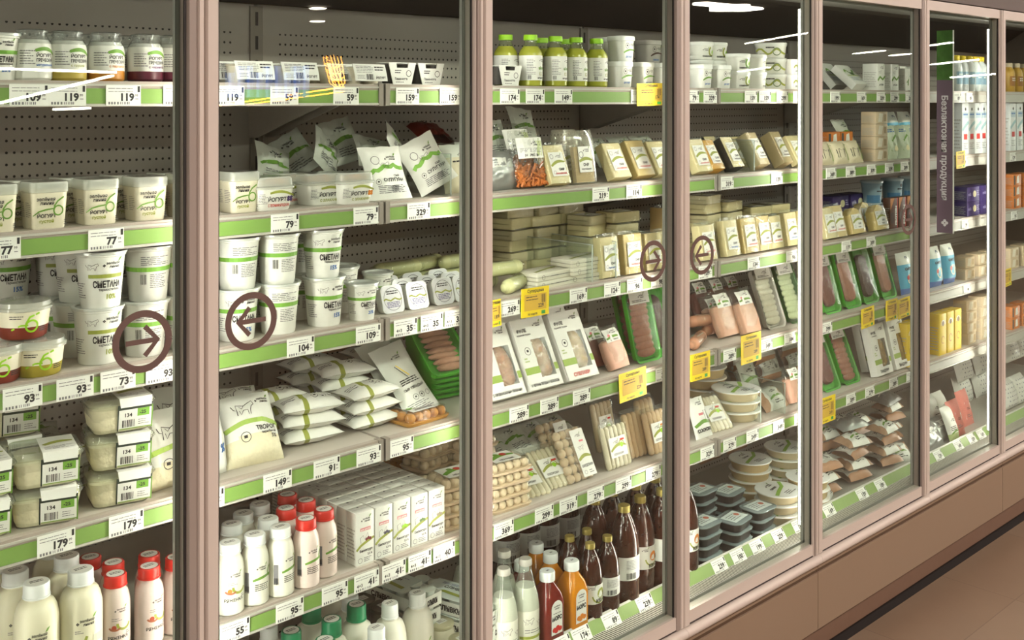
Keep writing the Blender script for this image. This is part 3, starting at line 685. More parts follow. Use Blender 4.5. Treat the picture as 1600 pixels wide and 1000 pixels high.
# --- sour cream cups
def cup(kind, band, pct, back=False, s=1.0, word='СМЕТАНА'):
    b = MB(); r0, r1, h = .034, .0445, .106; r0 *= s; r1 *= s; h *= s
    b.lathe([(r0-.004, .002), (r0, 0), (r0+.001, .004), (r1-.0015, h-.012), (r1-.0015, h-.010), (r1+.001, h-.009), (r1+.001, h-.006)], YOG, 30)
    lid = MB(); lid.lathe([(r1+.001, h-.006), (r1+.003, h-.005), (r1+.0035, h-.001), (r1+.001, h), (r1-.004, h-.001), (r1-.006, h-.004), (.001, h-.004)], FOIL, 30, False, True)
    d = Dec(); q = s; zb = .058*q
    d.rect(-.075*q, zb, .075*q, zb+.0085*q, band) if band is GREEN else d.rect(-.034*q, zb, .030*q, zb+.007*q, band)
    if not back:
        logo(d, .008*q, .080*q, .0095*q); cow(d, -.026*q, .078*q, .010*q)
        d.text(word, 0, .041*q, .0165*q, INK, 'c', .03, .052*q); d.text('термостатная', .004*q, .0345*q, .0065*q, INK, 'c', .01, .040*q); d.text(pct, .018*q, .019*q, .013*q, OLIVE if band is OLIVE else BLUE, 'r', .02)
        d.lines(.040*q, .020*q, .062*q, .088*q, 14, SMALL, .35, 8); d.lines(-.066*q, .020*q, -.042*q, .050*q, 7, SMALL, .35, 8)
    else:
        d.lines(-.032*q, .070*q, .020*q, .088*q, 5, SMALL, .4, 3); d.barcode(-.034*q, .034*q, -.022*q, .053*q, INK); d.lines(-.016*q, .026*q, .018*q, .054*q, 8, SMALL, .4, 6); d.arc(.034*q, .036*q, .006*q, 0, 360, .001, INK); cow(d, .050*q, .074*q, .012*q); d.text(word, .060*q, .041*q, .013*q, INK, 'c', .03, .030*q)
    l = MB(); l.decal(d, cone(r0, 0, r1, h, .0006))
    proto(kind, 'sour_cream_cup', 'cup', [('sour_cream_cup', b, None), ('lid', lid, 0, 'clear film-covered lid'), ('label', l, 0)])
cup('cup10', OLIVE, '10%'); cup('cup15', GREEN, '15%'); cup('cup15b', GREEN, '15%', True); cup('cup_small', GREEN, '20%', False, .78)
def dcup(kind, bot):
    b = MB(); b.lathe([(.036, 0), (.039, .003), (.042, .022)], bot, 26, True, False); b.lathe([(.042, .022), (.0455, .050)], YOGW, 26, False, True)
    lid = MB(); lid.lathe([(.046, .049), (.050, .051), (.050, .055), (.047, .057), (.046, .064), (.001, .066)], CLOUD, 26, False, False)
    d = Dec(); d.arc(0, .024, .010, 0, 360, .0035, LIME, 18); d.curve([(.012, .046), (-.004, .040), (-.010, .028)], .0035, LIME); d.curve([(-.034, .018), (-.018, .026), (-.006, .026)], .003, LIME); d.lines(.014, .012, .034, .022, 3, INK, .5, 3); d.lines(-.036, .036, -.014, .044, 2, INK, .4, 5)
    l = MB(); l.decal(d, cone(.039, .003, .0455, .050, .0006))
    proto(kind, 'dessert_cup', 'cup', [('dessert_cup', b, None), ('lid', lid, 0, 'clear raised lid'), ('label', l, 0)])
dcup('dc_fruit', M('#a99a34', .4, var=.25)); dcup('dc_red', JAM)
# --- small processed-cheese trays standing on edge, foil face forward
def cheesetray():
    b = MB(); b.rr([(.062, .064, .012, 0), (.062, .064, .012, .003), (.054, .056, .012, .026), (.046, .048, .010, .030)], LIDW)
    f = MB(); f.rr([(.060, .062, .012, -.0006), (.060, .062, .012, .0002)], M('#dcdce0', .3, .2))
    for m in (b, f): m.v = [(x, z-.0, y+.032) for x, y, z in m.v]; m.f = [tuple(reversed(q)) for q in m.f]
    d = Dec(); d.arc(0, .032, .025, 0, 360, .0012, SMALL, 22, .026); d.lines(-.016, .042, .016, .052, 2, INK, .5, 3); d.curve([(-.026+.0065*k, .031+.0025*math.sin(k*1.6)) for k in range(9)], .0035, OLIVE); d.lines(-.018, .012, .018, .026, 4, M('#5a4f86', .5), .5, 6)
    l = MB(); l.decal(d, flat(-.0008))
    proto('cheesetray', 'processed_cheese_tub', 'cheese tub', [('processed_cheese_tub', b, None), ('foil_lid', f, 0, 'printed foil face'), ('label', l, 0)])
cheesetray()
# --- cushions: bags and film packs
def pillow(mb, w, h, t, matf, nx=12, ny=14, wr=.0015, seed=1, foot=.0, crimp=.06, front=1.0, back=.35, p=2.4, mouth=1.0):
    rd = random.Random(seed); ph = [rd.uniform(0, 6) for _ in range(8)]
    def thick(u, v):
        a = max(0, 1-abs(u)**p); vv = 2*v-1; vv = max(-1, min(1, vv/(1-crimp)))
        bb = max(0, 1-abs(vv)**(p*1.3)) if not (foot and v < .5) else max(0, 1-(abs(vv)**(p*2.4)))
        return (a*bb)**.55
    def wrk(u, v, s): return wr*(math.sin(9*u+ph[0]+s)*math.sin(7*v*2+ph[1])+.6*math.sin(17*u+11*v+ph[2]+s)+.5*math.sin(23*v-6*u+ph[3]))
    def wid(v): return w/2*(1-(.10*math.sin(math.pi*v) if foot == 0 else 0))*(mouth+(1-mouth)*(1-v) if mouth != 1 else 1)
    def P(x, z, off=0.0):
        v = max(0, min(1, z/h)); u = max(-1, min(1, x/max(1e-6, wid(v)))); k = thick(u, v)
        return (x, -front*t*k-wrk(u, v, 0)*k-off, z+wr*math.sin(8*u+ph[4])*(.5 if v > .9 else 0))
    for side in (0, 1):
        g = []
        for j in range(ny+1):
            v = j/ny; row = []
            for i in range(nx+1):
                u = -1+2*i/nx; x = u*wid(v); k = thick(u, v)
                y = (-front*t*k-wrk(u, v, 0)*k) if side == 0 else (back*t*k+wrk(u, v, 2)*k*.5+.0004)
                row.append((x, y, v*h+wr*math.sin(8*u+ph[4])*(.5 if v > .9 else 0)))
            g.append(row)
        for j in range(ny):
            for i in range(nx):
                q = [g[j][i], g[j][i+1], g[j+1][i+1], g[j+1][i]]
                if side: q.reverse()
                mb.face(q, matf(-1+2*(i+.5)/nx, (j+.5)/ny, side))
    _weld(mb)
    return P
def _weld(mb):
    idx = {}; nv = []; mp = []
    for v in mb.v:
        k = (round(v[0], 5), round(v[1], 5), round(v[2], 5))
        if k not in idx: idx[k] = len(nv); nv.append(v)
        mp.append(idx[k])
    mb.v = nv; mb.f = [tuple(mp[i] for i in f) for f in mb.f]
    keep = [i for i, f in enumerate(mb.f) if len(set(f)) == len(f)]
    mb.f = [mb.f[i] for i in keep]; mb.m = [mb.m[i] for i in keep]
BAGW = M('#f1f0ea', .35, var=.03, scale=25); BAGG = M('#dfe2da', .35, var=.04, scale=25); CURD = M('#ece3c4', .5, var=.10, scale=120, bump=.5)
def curdbag():
    b = MB(); P = pillow(b, .128, .150, .036, lambda u, v, s: CURD if v < .30+.06*math.cos(u*1.5) else BAGW, 14, 22, .0018, 3, foot=1)
    d = Dec(); d.curve([(-.058+.0097*k, .070+.012*math.sin(k/12*math.pi)) for k in range(13)], .010, M('#a9c661', .5)); cow(d, -.012, .108, .022); logo(d, .034, .122, .010)
    d.text('ТВОРОГ', .026, .060, .012, INK, 'c', .02); d.text('зернёный', .030, .052, .007, INK, 'c', .01); d.text('5%', .040, .041, .011, INK, 'c', .01); seal(d, -.022, .050, .010)
    l = MB(); l.decal(d, lambda x, z: P(x, z, .0012))
    proto('curdbag', 'cottage_cheese_bag', 'bag', [('cottage_cheese_bag', b, None), ('label', l, 0)])
    b = MB(); P = pillow(b, .10, .12, .03, lambda u, v, s: BAGW, 12, 14, .002, 8, foot=1)
    d = Dec(); d.text('%', .030, .045, .022, BLUE, 'c', .03); d.text('9', .012, .045, .022, BLUE, 'c', .03); cow(d, -.01, .085, .018); l = MB(); l.decal(d, lambda x, z: P(x, z, .0012))
    proto('curdbag_blue', 'cottage_cheese_bag', 'bag', [('cottage_cheese_bag', b, None), ('label', l, 0)])
curdbag()
def brick(kind, seed):
    b = MB(); P = pillow(b, .146, .085, .017, lambda u, v, s: OLIVE if abs(u+.25) < .085 else BAGW, 24, 10, .0016, seed, front=1, back=1)
    d = Dec(); seal(d, .012, .036, .008); seal(d, .032, .036, .007); d.text('ТВОРОГ', .020, .055, .010, INK, 'c', .02, .05); d.lines(.044, .030, .062, .044, 2, INK, .5, 3); d.lines(-.062, .03, -.034, .05, 3, SMALL, .4, 3)
    l = MB(); l.decal(d, lambda x, z: P(x, z, .0011))
    proto(kind, 'cottage_cheese_pack', 'cheese pack', [('cottage_cheese_pack', b, None), ('label', l, 0)])
brick('brick1', 5); brick('brick2', 12)
def sulu(kind, seed):
    b = MB(); P = pillow(b, .122, .130, .014, lambda u, v, s: BAGW, 12, 14, .0016, seed)
    d = Dec(); d.curve([(-.046+.0092*k, .062+.014*math.sin(k/10*math.pi*.8)+.003*math.sin(k*2)) for k in range(11)], .010, GREEN); logo(d, .016, .094, .009); d.arc(-.028, .092, .010, 0, 360, .0014, SMALL)
    d.text('СЫР', .020, .050, .007, INK, 'c', .02); d.text('СУЛУГУНИ', .010, .039, .011, INK, 'c', .02, .062); seal(d, -.032, .040, .0065); d.lines(-.036, .012, .040, .031, 5, SMALL, .45, 4); d.barcode(.000, .016, .022, .030, INK, 4)
    cow(d, -.004, .078, .012)
    l = MB(); l.decal(d, lambda x, z: P(x, z, .001))
    proto(kind, 'cheese_pack', 'cheese pack', [('cheese_pack', b, None), ('label', l, 0)])
sulu('sulu', 4); sulu('sulu2', 21)
# --- clear cottage-cheese tub with reduced-price sticker
def clrtub():
    b = MB(); b.rr([(.096, .074, .016, .002), (.104, .082, .018, .012), (.114, .092, .020, .046), (.10, .08, .02, .052)], CURD)
    s = MB(); s.rr([(.098, .076, .016, 0), (.118, .096, .020, .054)], FILM, 5, True, False)
    lid = MB(); lid.rr([(.122, .100, .020, .053), (.124, .102, .020, .056), (.118, .096, .018, .058), (.114, .092, .018, .066)], clear('#f6faf4', 1.3, .08, 'lid_clear', .12, '#eef2ea'), 5, False, True)
    lb = MB(); lb.box(-.010, .050, -.052, .040, .0664, .0668, PAPER)
    lb.face([(-.010, -.052, .0664), (.050, -.052, .0664), (.048, -.0545, .050), (-.008, -.0545, .050)], PAPER)
    d = Dec(); d.rect(-.008, .006, .052, .052, M('#8fae52', .5)); d.rect(-.012, .044, .052, .054, M('#2c3a31', .5)); d.rect(-.010, .008, .050, .044, PAPER); d.rect(-.012, .004, -.0095, .048, M('#2c3a31', .5)); d.rect(.050, .004, .0525, .048, LEAF)
    d.rect(.024, .029, .046, .044, GREEN); d.text('-25', .034, .033, .009, INK, 'c', .02); d.text('134', .008, .030, .010, INK, 'c', .02); d.barcode(-.003, .010, .020, .024, INK, 6); d.lines(.026, .012, .046, .024, 3, SMALL, .3)
    l = MB(); l.decal(d, slant(-.0385, 0, -.0485, .054, .0014))
    d2 = Dec(); swoosh(d2, -.004, -.01, .046, .0, .012, OLIVE, .3); d2.lines(-.004, -.04, .046, -.02, 4, SMALL, .3); lb.decal(d2, top(.0668))
    proto('clrtub', 'cottage_cheese_tub', 'tub', [('cottage_cheese_tub', b, None), ('clear_tray', s, 0, 'clear plastic tray'), ('lid', lid, 0, 'clear plastic lid'), ('band', lb, 0, 'white paper band'), ('price_sticker', l, 0, 'green and white reduced price sticker')])
clrtub()
# --- bottles
def bottle(kind, capm, body, r=.0285, h=.138, lab='РЯЖЕНКА', art=ORANGE, style=0, capr=None):
    capr = capr or r*.76; b = MB()
    b.lathe([(r-.003, 0), (r, .003), (r, h*.62), (r*.985, h*.66), (r*.91, h*.74), (r*.78, h*.80), (capr*.92, h*.835), (capr*.92, h*.86)], body, 26)
    c = MB(); c.lathe([(capr*1.06, h*.855), (capr*1.06, h*.868), (capr, h*.872), (capr, h*.985), (capr*.93, h), (.001, h)], capm, 22, True, True)
    t = Dec(); t.disc(0, 0, capr*.78, PAPER, 16); t.lines(-capr*.5, -capr*.2, capr*.5, capr*.3, 2, INK, .5, 3); c.decal(t, top(h, .0003))
    d = Dec(); q = r/.0265
    if style == 0:
        logo(d, .002*q, h*.57, .0062*q); d.disc(-.010*q, h*.36, .0045*q, art, 10); d.arc(.008*q, h*.40, .012*q, 170, 350, .0045*q, OLIVE, 12, .010*q); d.arc(-.008*q, h*.37, .010*q, 190, 330, .0035*q, M('#a8654a', .5), 10, .006*q)
        d.lines(-.014*q, h*.44, .004*q, h*.49, 2, SMALL, .3); d.text(lab, -.002*q, h*.21, .0075*q, INK, 'c', .015, .040*q); d.lines(.012*q, h*.25, .020*q, h*.3, 2, SMALL)
    elif style == 1:
        d.rect(-.030*q, h*.22, -.021*q, h*.50, SMALL, .01); d.barcode(-.030*q, h*.20, -.020*q, h*.30, INK, 3); logo(d, .004*q, h*.54, .0062*q); swoosh(d, -.014*q, h*.38, .034*q, h*.42, .0045*q, LEAF, .1); d.arc(.026*q, h*.47, .009*q, 0, 300, .003, LEAF, 12); d.lines(-.010*q, h*.22, .018*q, h*.33, 4, INK, .4, 4)
    else:
        logo(d, -.004*q, h*.50, .007*q); d.arc(.010*q, h*.30, .016*q, 150, 300, .0035*q, OLIVE, 10); d.rect(.004*q, h*.28, .020*q, h*.36, M('#c9c4b0', .5)); d.lines(-.018*q, h*.40, -.008*q, h*.44, 2, SMALL); d.text(lab, 0, h*.16, .009*q, INK, 'c', .015, .04*q)
    l = MB(); l.decal(d, cyl(r))
    proto(kind, 'milk_bottle', 'bottle', [('milk_bottle', b, None), ('cap', c, 0, 'screw cap'), ('label', l, 0)])
CAPW = M('#eef0ef', .35, var=.01); CAPR = M('#d22f25', .35, var=.02); CAPG = M('#1f7f55', .35, var=.02); PINKY = M('#ead6cf', .3, var=.015)
bottle('bt_white', CAPW, MILK, style=0, art=PEACH); bottle('bt_white2', CAPW, MILK, style=1); bottle('bt_pink', CAPR, PINKY, .0285, .140, style=1)
bottle('bt_red', CAPR, PINKY, .027, .1415, style=0, art=M('#b0503a', .5)); bottle('bt_big', CAPW, MILKY, .038, .171, lab='МОЛОКО', style=2, capr=.0225)
bottle('bt_green', CAPG, MILK, .042, .242, lab='МОЛОКО', style=2, capr=.0225); bottle('bt_deck', CAPW, MILK, .040, .225, lab='КЕФИР', style=2, capr=.020)
# --- school milk carton
def carton(kind, w, dp, h, body, draw, name='milk_carton', cat='carton'):
    b = MB(); b.rr([(w, dp, .002, 0), (w, dp, .002, h-.001), (w-.003, dp-.003, .002, h)], body, 3)
    d = Dec(); draw(d); l = MB(); l.decal(d, flat(-dp/2))
    d2 = Dec(); d2.lines(-dp*.4, h*.10, dp*.4, h*.7, 9, M('#b5b4ae', .5), .35, 4); l.decal(d2, lambda x, z: (-w/2-.0005, -x, z))
    d3 = Dec(); d3.rect(-w/2+.002, -.0012, w/2-.002, .0012, M('#c9c8c2', .5)); d3.disc(0, dp*.3, .003, SMALL, 8); l.decal(d3, top(h))
    proto(kind, name, cat, [(name, b, None), ('label', l, 0)])
def tetra(fruit, seed):
    def dr(d):
        logo(d, .002, .096, .0075); d.rect(-.014, .074, .014, .081, M('#e58f96', .5)); d.text('для детей', 0, .0755, .005, PAPER, 'c', .02)
        d.curve([(-.024, .034), (-.012, .043), (.004, .049), (.024, .055)], [.005, .006, .006, .005], OLIVE)
        d.curve([(-.012, .048), (-.014, .060), (-.006, .064), (-.002, .054), (.006, .068), (.010, .052)], .0012, SMALL)
        for k in range(3): d.disc(.003+.005*k, .054+.002*(k % 2), .0036, fruit, 8)
        d.text('Биоюгурт', .002, .028, .0075, INK, 'c', .02, .040); d.text('2,5 %', .012, .019, .006, INK, 'c', .02); seal(d, -.014, .010, .0055); d.lines(-.004, .005, .018, .016, 3, SMALL, .4, seed)
    return dr
for k, fr in enumerate((M('#7a2f3a', .5), M('#4b4a5a', .5), LIME, M('#4d6b33', .5), M('#9a8f7d', .5))): carton('tetra%d' % k, .049, .037, .116, BAGW, tetra(fr, k))
# --- films and trays
def row_pack(kind, n, length, r, meatm, labw, word, vertical=True, name='sausage_pack', seed=1, extra=RED, lab=True):
    """sausages side by side in film with a printed label"""
    rd = random.Random(seed); w = n*2*r; b = MB()
    for i in range(n): b.capsule((-w/2+r+2*r*i, rd.uniform(-.001, .001), r*.9), (-w/2+r+2*r*i, rd.uniform(-.001, .001), length-r*.9), r, meatm, 10)
    f = MB(); f.rr([(w+.006, 2*r+.003, .008, .002), (w+.008, 2*r+.004, .008, length)], FILM, 4, False, False)
    f.box(-w/2-.002, w/2+.002, -.001, .001, length, length+.012, FILM)
    parts = [(name, b, None), ('film_wrap', f, 0, 'clear film wrap')]
    if lab:
        l = MB(); z0, z1 = length*.26, length*.72; y = -r-.003
        l.box(-labw/2, labw/2, y, y+.001, z0, z1, PAPER); d = Dec(); logo(d, -labw*.10, z1-.014, .006); swoosh(d, -labw*.46, z0+.018, labw*.46, z0+.026, .007, OLIVE, .3); d.disc(labw*.2, z0+.030, .007, LIME, 10); d.arc(labw*.2, z0+.030, .011, 0, 200, .003, OLIVE)
        d.text(word, -labw*.05, z0+.005, .008, INK, 'c', .02, labw*.8); d.rect(labw*.15, z1-.012, labw*.4, z1-.007, extra); l.decal(d, flat(y)); parts.append(('label', l, 0))
    proto(kind, name, 'sausages', parts)
PALE = M('#e6dcc0', .4, var=.05); TAN = M('#d9b992', .4, var=.06); WURST = M('#ead3b4', .38, var=.06); SAUS = M('#c98f72', .4, var=.1)
row_pack('sos_pale', 6, .115, .0085, PALE, .070, 'СОСИСКИ', seed=1); row_pack('sos_tan', 5, .120, .0095, TAN, .060, 'СОСИСКИ', seed=2, extra=ORANGE); row_pack('sos_long', 5, .135, .0085, WURST, .052, 'МОЛОЧНЫЕ', seed=3)
row_pack('sos_plain', 4, .125, .010, TAN, .05, '', seed=4, lab=False)
def lumps(kind, nx, nz, r, meatm, name='sausage_tray', label=True, word='САРДЕЛЬКИ', white=False):
    rd = random.Random(len(kind)); b = MB(); w = nx*2*r; h = nz*2*r*.92
    for i in range(nx):
        for j in range(nz): b.blob((-w/2+r+2*r*i+rd.uniform(-.001, .001), rd.uniform(-.002, .002), r+2*r*.92*j), r*1.08, r*.95, r*1.02, meatm, 10, 7)
    parts = [(name, b, None)]; f = MB(); f.rr([(w+.006, 2*r+.004, .012, .002), (w+.006, 2*r+.004, .012, h)], FILM, 4, True, True); parts.append(('film_wrap', f, 0, 'clear film wrap'))
    if label:
        l = MB(); y = -r-.0035; l.box(w*.02, w*.52, y, y+.001, h*.04, h*.95, PAPER); d = Dec(); x = w*.27
        logo(d, x, h*.82, .006); d.rect(x-.002, h*.70, x+.014, h*.735, PINK); cow(d, x-.002, h*.58, .010); swoosh(d, w*.03, h*.36, w*.51, h*.40, .008, OLIVE, .3); d.text(word, x, h*.22, .009, INK, 'c', .03, w*.42); seal(d, x-.014, h*.12, .005); d.lines(x, h*.08, x+.016, h*.16, 2, SMALL); l.decal(d, flat(y)); parts.append(('label', l, 0))
    proto(kind, name, 'sausages', parts)
lumps('sard', 4, 6, .0125, M('#d9bfa0', .35, var=.05))
def lumptray(kind, meatm, tray, word):
    """flat tray with round sausages under a printed film top (lies flat, origin below)"""
    rd = random.Random(5); b = MB(); b.rr([(.125, .085, .012, 0), (.135, .095, .014, .008)], tray)
    m = MB()
    for i in range(5):
        for j in range(3): m.blob((-.048+.024*i, -.028+.028*j, .016), .0125, .0145, .0125, meatm, 9, 6)
    l = MB(); l.box(-.040, .040, -.03, .036, .0292, .0300, PAPER); d = Dec(); swoosh(d, -.038, -.008, .038, .004, .014, GREEN, .3); d.disc(.012, .014, .010, RED, 10); d.disc(-.008, .018, .008, LEAF, 10); d.text(word, 0, -.024, .010, INK, 'c', .02, .07); l.decal(d, top(.03))
    f = MB(); f.rr([(.128, .088, .012, .006), (.120, .080, .012, .029)], FILM, 4, False, True)
    proto(kind, 'sausage_tray', 'sausages', [('sausage_tray', b, None), ('sausages', m, 0), ('film_wrap', f, 0, 'clear film wrap'), ('label', l, 0)])
lumptray('lumptray', M('#e6d0b2', .38, var=.08), WURST, 'НЕЖНЫЕ'); lumptray('nuggets', M('#c98a3f', .55, var=.15), M('#cf9a4c', .5), 'НАГГЕТСЫ')
def mincetray(kind, tray, meatm, style=0, lab=True, w=.115, h=.208):
    """shallow coloured tray with sliced meat under film, standing upright"""
    b = MB(); b.rr([(w-.016, h-.016, .014, 0), (w-.012, h-.012, .016, .018), (w, h, .02, .020), (w, h, .02, .0215)], tray, 5, True, False)
    b.rr([(w-.017, h-.017, .014, .0015), (w-.013, h-.013, .016, .018)], tray, 5, True, False)
    m = MB(); rd = random.Random(len(kind)*7)
    n = 9
    for i in range(n):
        z = -h*.36+h*.72*i/(n-1)
        if style == 0: m.blob((rd.uniform(-.004, .004), z, .013), w*.34, h*.055, .010, meatm, 12, 6, .08, 0, rd)
        elif style == 1: m.blob((rd.uniform(-.003, .003), z, .012+.001*(i % 2)), w*.36, h*.075, .009, meatm, 14, 6, .03, 0, rd)
    if style == 2: m.rr([(w*.55, h*.72, .02, .004), (w*.60, h*.76, .024, .012), (w*.5, h*.7, .02, .022)], meatm, 6)
    f = MB(); f.rr([(w-.006, h-.006, .018, .0222), (w-.010, h-.010, .018, .0232)], FILM, 5, False, True)
    parts = [('meat_tray', b, None), ('meat_slices', m, 0), ('film_wrap', f, 0, 'clear film wrap')]
    if lab:
        l = MB(); l.box(-w*.38, w*.38, h*.30, h*.47, .0236, .0241, PAPER); d = Dec(); logo(d, w*.08, h*.39, .008); d.lines(-w*.3, h*.32, w*.25, h*.36, 2, INK, .4); l.decal(d, lambda x, y: (x, y, .0245)); parts.append(('label', l, 0))
    for p in parts:                            # stand it up: tray face to -y, bottom edge on z=0
        p[1].v = [(x, -z+.0215, y+h/2) for x, y, z in p[1].v]
    proto(kind, 'meat_tray', 'meat tray', parts)
TRG = M('#4fae35', .4, var=.05); TRD = M('#2f5a26', .45, var=.08); TRK = M('#2a2624', .4); PINKM = M('#a06a56', .45, var=.25, scale=80, bump=.3); REDM = M('#6b3226', .45, var=.25, scale=80, bump=.3); DARKM = M('#3f241a', .45, var=.25, scale=50)
WHITEM = M('#cfc9b6', .4, var=.15, scale=50)
mincetray('mt_green', TRG, MEAT, 0, False, .13, .19); mincetray('mt_slice', TRG, PINKM, 1); mincetray('mt_red', TRG, REDM, 2); mincetray('mt_dark', TRG, DARKM, 2, False); mincetray('mt_silver', STEEL, WHITEM, 1); mincetray('mt_pale', TRD, M('#b9c39a', .4, var=.12, scale=40), 1)
mincetray('mt_mince', TRG, PINKM, 2); mincetray('mt_low', TRG, MEAT, 0, False, .13, .19)
def hampack(kind, meatm, word='ВЕТЧИНА', w=.095, h=.125):
    b = MB(); b.rr([(w*.80, .030, .012, .004), (w*.86, .036, .014, h*.3), (w*.82, .032, .014, h*.66), (w*.6, .012, .005, h*.70)], meatm, 6)
    f = MB(); P = pillow(f, w, h, .022, lambda u, v, s: FILM, 10, 12, .0016, 9)
    l = MB(); d = Dec(); d.rect(-w*.30, h*.62, w*.30, h*.92, PAPER); logo(d, w*.06, h*.83, .008); swoosh(d, -w*.28, h*.70, w*.28, h*.71, .006, LEAF, .15); d.disc(-w*.16, h*.76, .006, PINK, 8); d.text(word, 0, h*.64, .007, INK, 'c', .02, w*.5); l.decal(d, lambda x, z: P(x, z, .0012))
    proto(kind, 'ham_pack', 'meat pack', [('ham_pack', b, None), ('film_wrap', f, 0, 'clear film wrap'), ('label', l, 0)])
hampack('ham', HAM); hampack('ham_dark', REDM, 'БАСТУРМА'); hampack('ham_big', M('#cf9f86', .42, var=.15, scale=25), 'ШЕЙКА', .12, .15)
# --- carton sleeve with a window showing a fillet
def sleeve(kind, meatm, l1, l2, l3, l3m, seed):
    W_, H_, D_ = .118, .185, .030; b = MB(); z0, z1, x0, x1 = .028, .128, -.008, .046; y = -D_
    for q in ((-W_/2, x0, 0, H_), (x1, W_/2, 0, H_), (x0, x1, 0, z0), (x0, x1, z1, H_)): b.box(q[0], q[1], y, y+.0012, q[2], q[3], PAPER)
    b.box(-W_/2, -W_/2+.0012, y, 0, 0, H_, PAPER); b.box(W_/2-.0012, W_/2, y, 0, 0, H_, PAPER); b.box(-W_/2, W_/2, -.0012, 0, 0, H_, PAPER)
    b.box(-W_/2, W_/2, y, 0, 0, .0012, PAPER); b.box(-W_/2, W_/2, y, 0, H_-.0012, H_, PAPER)
    m = MB(); rd = random.Random(seed); m.blob((.019, -.016, .078), .032, .012, .056, meatm, 16, 12, .05, 0, rd); m.blob((.017, -.019, .100), .024, .010, .026, meatm, 12, 8, .08, 0, rd); m.blob((.022, -.019, .050), .024, .010, .022, meatm, 12, 8, .08, 0, rd)
    w = MB(); w.box(x0, x1, y+.0014, y+.0018, z0, z1, FILM)
    l = MB(); d = Dec(); logo(d, .030, .163, .0085); d.text(l1, -.030, .150, .012, INK, 'c', .03, .05); d.text(l2, -.026, .141, .0065, INK, 'c', .01, .055); d.text(l3, -.004, .009, .013 if len(l3) < 9 else .009, l3m, 'c', .03, .10); seal(d, -.030, .100, .010)
    d.rect(-W_/2, .040, x0, .058, M('#9cb552', .5)); d.rect(x1, .040, W_/2, .058, M('#9cb552', .5)); d.lines(-.050, .070, -.034, .085, 2, M('#b5c58a', .5), .5); l.decal(d, flat(y))
    proto(kind, 'fillet_box', 'meat box', [('fillet_box', b, None), ('fillet', m, 0), ('window_film', w, 0, 'clear window film'), ('label', l, 0)])
FILL1 = M('#b98d6c', .45, var=.35, scale=90, bump=.5); FILL2 = M('#b08a4c', .45, var=.35, scale=70, bump=.5); FILL3 = M('#b97c5c', .45, var=.35, scale=100, bump=.5)
sleeve('fil_a', FILL3, 'ФИЛЕ', 'куриной грудки', 'С ПРОВАНСКИМИ ТРАВАМИ', INK, 3); sleeve('fil_b', FILL1, 'ФИЛЕ', 'куриной грудки', 'С ЧЕРНЫМ ПЕРЦЕМ И ЧЕСНОКОМ', INK, 4); sleeve('fil_c', FILL2, 'ФИЛЕ', 'куриной грудки', 'СУВЛАКИ', RED, 5); sleeve('fil_d', FILL2, 'ФИЛЕ', 'в маринаде', 'ТАНДУРИ', INK, 6)
# --- cheese blocks in film
def cheese(kind, body, w=.075, h=.105, t=.030, word='СЫР', sub='российский', side=None, subm=RED, wedge=False, black=False):
    b = MB()
    if wedge: b.loft([[(x*w/2, y, z*h) for x, y, z in ((-1, 0, 0), (1, 0, 0), (1, 0, .45), (.55, 0, 1.0), (-.1, 0, 1.08), (-.8, 0, .8))], [(x*w/2, y, z*h) for x, y, z in ((-1, -t, 0), (1, -t, 0), (1, -t, .45), (.55, -t, 1.0), (-.1, -t, 1.08), (-.8, -t, .8))]], body)
    else: b.loft([[(-w/2+.002, 0, .001), (w/2-.002, 0, .001), (w/2-.002, 0, h-.002), (-w/2+.002, 0, h-.002)], [(-w/2, -.002, 0), (w/2, -.002, 0), (w/2, -.002, h), (-w/2, -.002, h)], [(-w/2, -t+.002, 0), (w/2, -t+.002, 0), (w/2, -t+.002, h), (-w/2, -t+.002, h)], [(-w/2+.002, -t, .001), (w/2-.002, -t, .001), (w/2-.002, -t, h-.002), (-w/2+.002, -t, h-.002)]], [side or body, side or body, body])
    f = MB(); f.box(-w/2-.004, w/2+.004, -t*.5-.0005, -t*.5+.0005, h, h+.010, FILM); f.rr([(w+.003, t+.003, .004, 0), (w+.003, t+.003, .004, h+.001)], FILM, 3, False, True, 0, -t/2)
    l = MB(); z0, z1 = h*.18, h*.80; l.box(-w*.36, w*.36, -t-.0028, -t-.0020, z0, z1, PAPER if not black else PAPER); d = Dec(); logo(d, w*.10, z1-.013, .006); d.arc(-w*.24, z1-.012, .006, 0, 360, .001, INK); swoosh(d, -w*.35, z0+(z1-z0)*.42, w*.35, z0+(z1-z0)*.58, .007, OLIVE, .25)
    d.text(word, w*.12, z0+.015, .009, INK, 'c', .03); d.text(sub, w*.06, z0+.005, .007, subm, 'c', .02, w*.55); seal(d, -w*.24, z0+.010, .0045); l.decal(d, flat(-t-.0028))
    proto(kind, 'cheese_block', 'cheese', [('cheese_block', b, None), ('film_wrap', f, 0, 'clear film wrap'), ('label', l, 0)])
cheese('ch_pale', CHEESE); cheese('ch_blue', CHEESE, .072, .11, .028, sub='тильзитер', subm=BLUE); cheese('ch_red', CHEESED, .078, .11, .03, sub='голландский'); cheese('ch_dark', CHEESE, .058, .105, .040, side=M('#2b2320', .5), sub='твёрдый', subm=INK); cheese('ch_yellow', M('#e0a83a', .45, var=.05), .06, .10, .035, sub='чеддер', subm=INK)
cheese('ch_beige', M('#d9c49a', .45, var=.04), .056, .115, .045, sub='пармезан', subm=INK); cheese('ch_wedge', M('#e8cd86', .42, var=.05), .095, .085, .035, wedge=True, sub='гауда', subm=INK); cheese('ch_big', M('#d8b37a', .45, var=.05), .11, .075, .05)
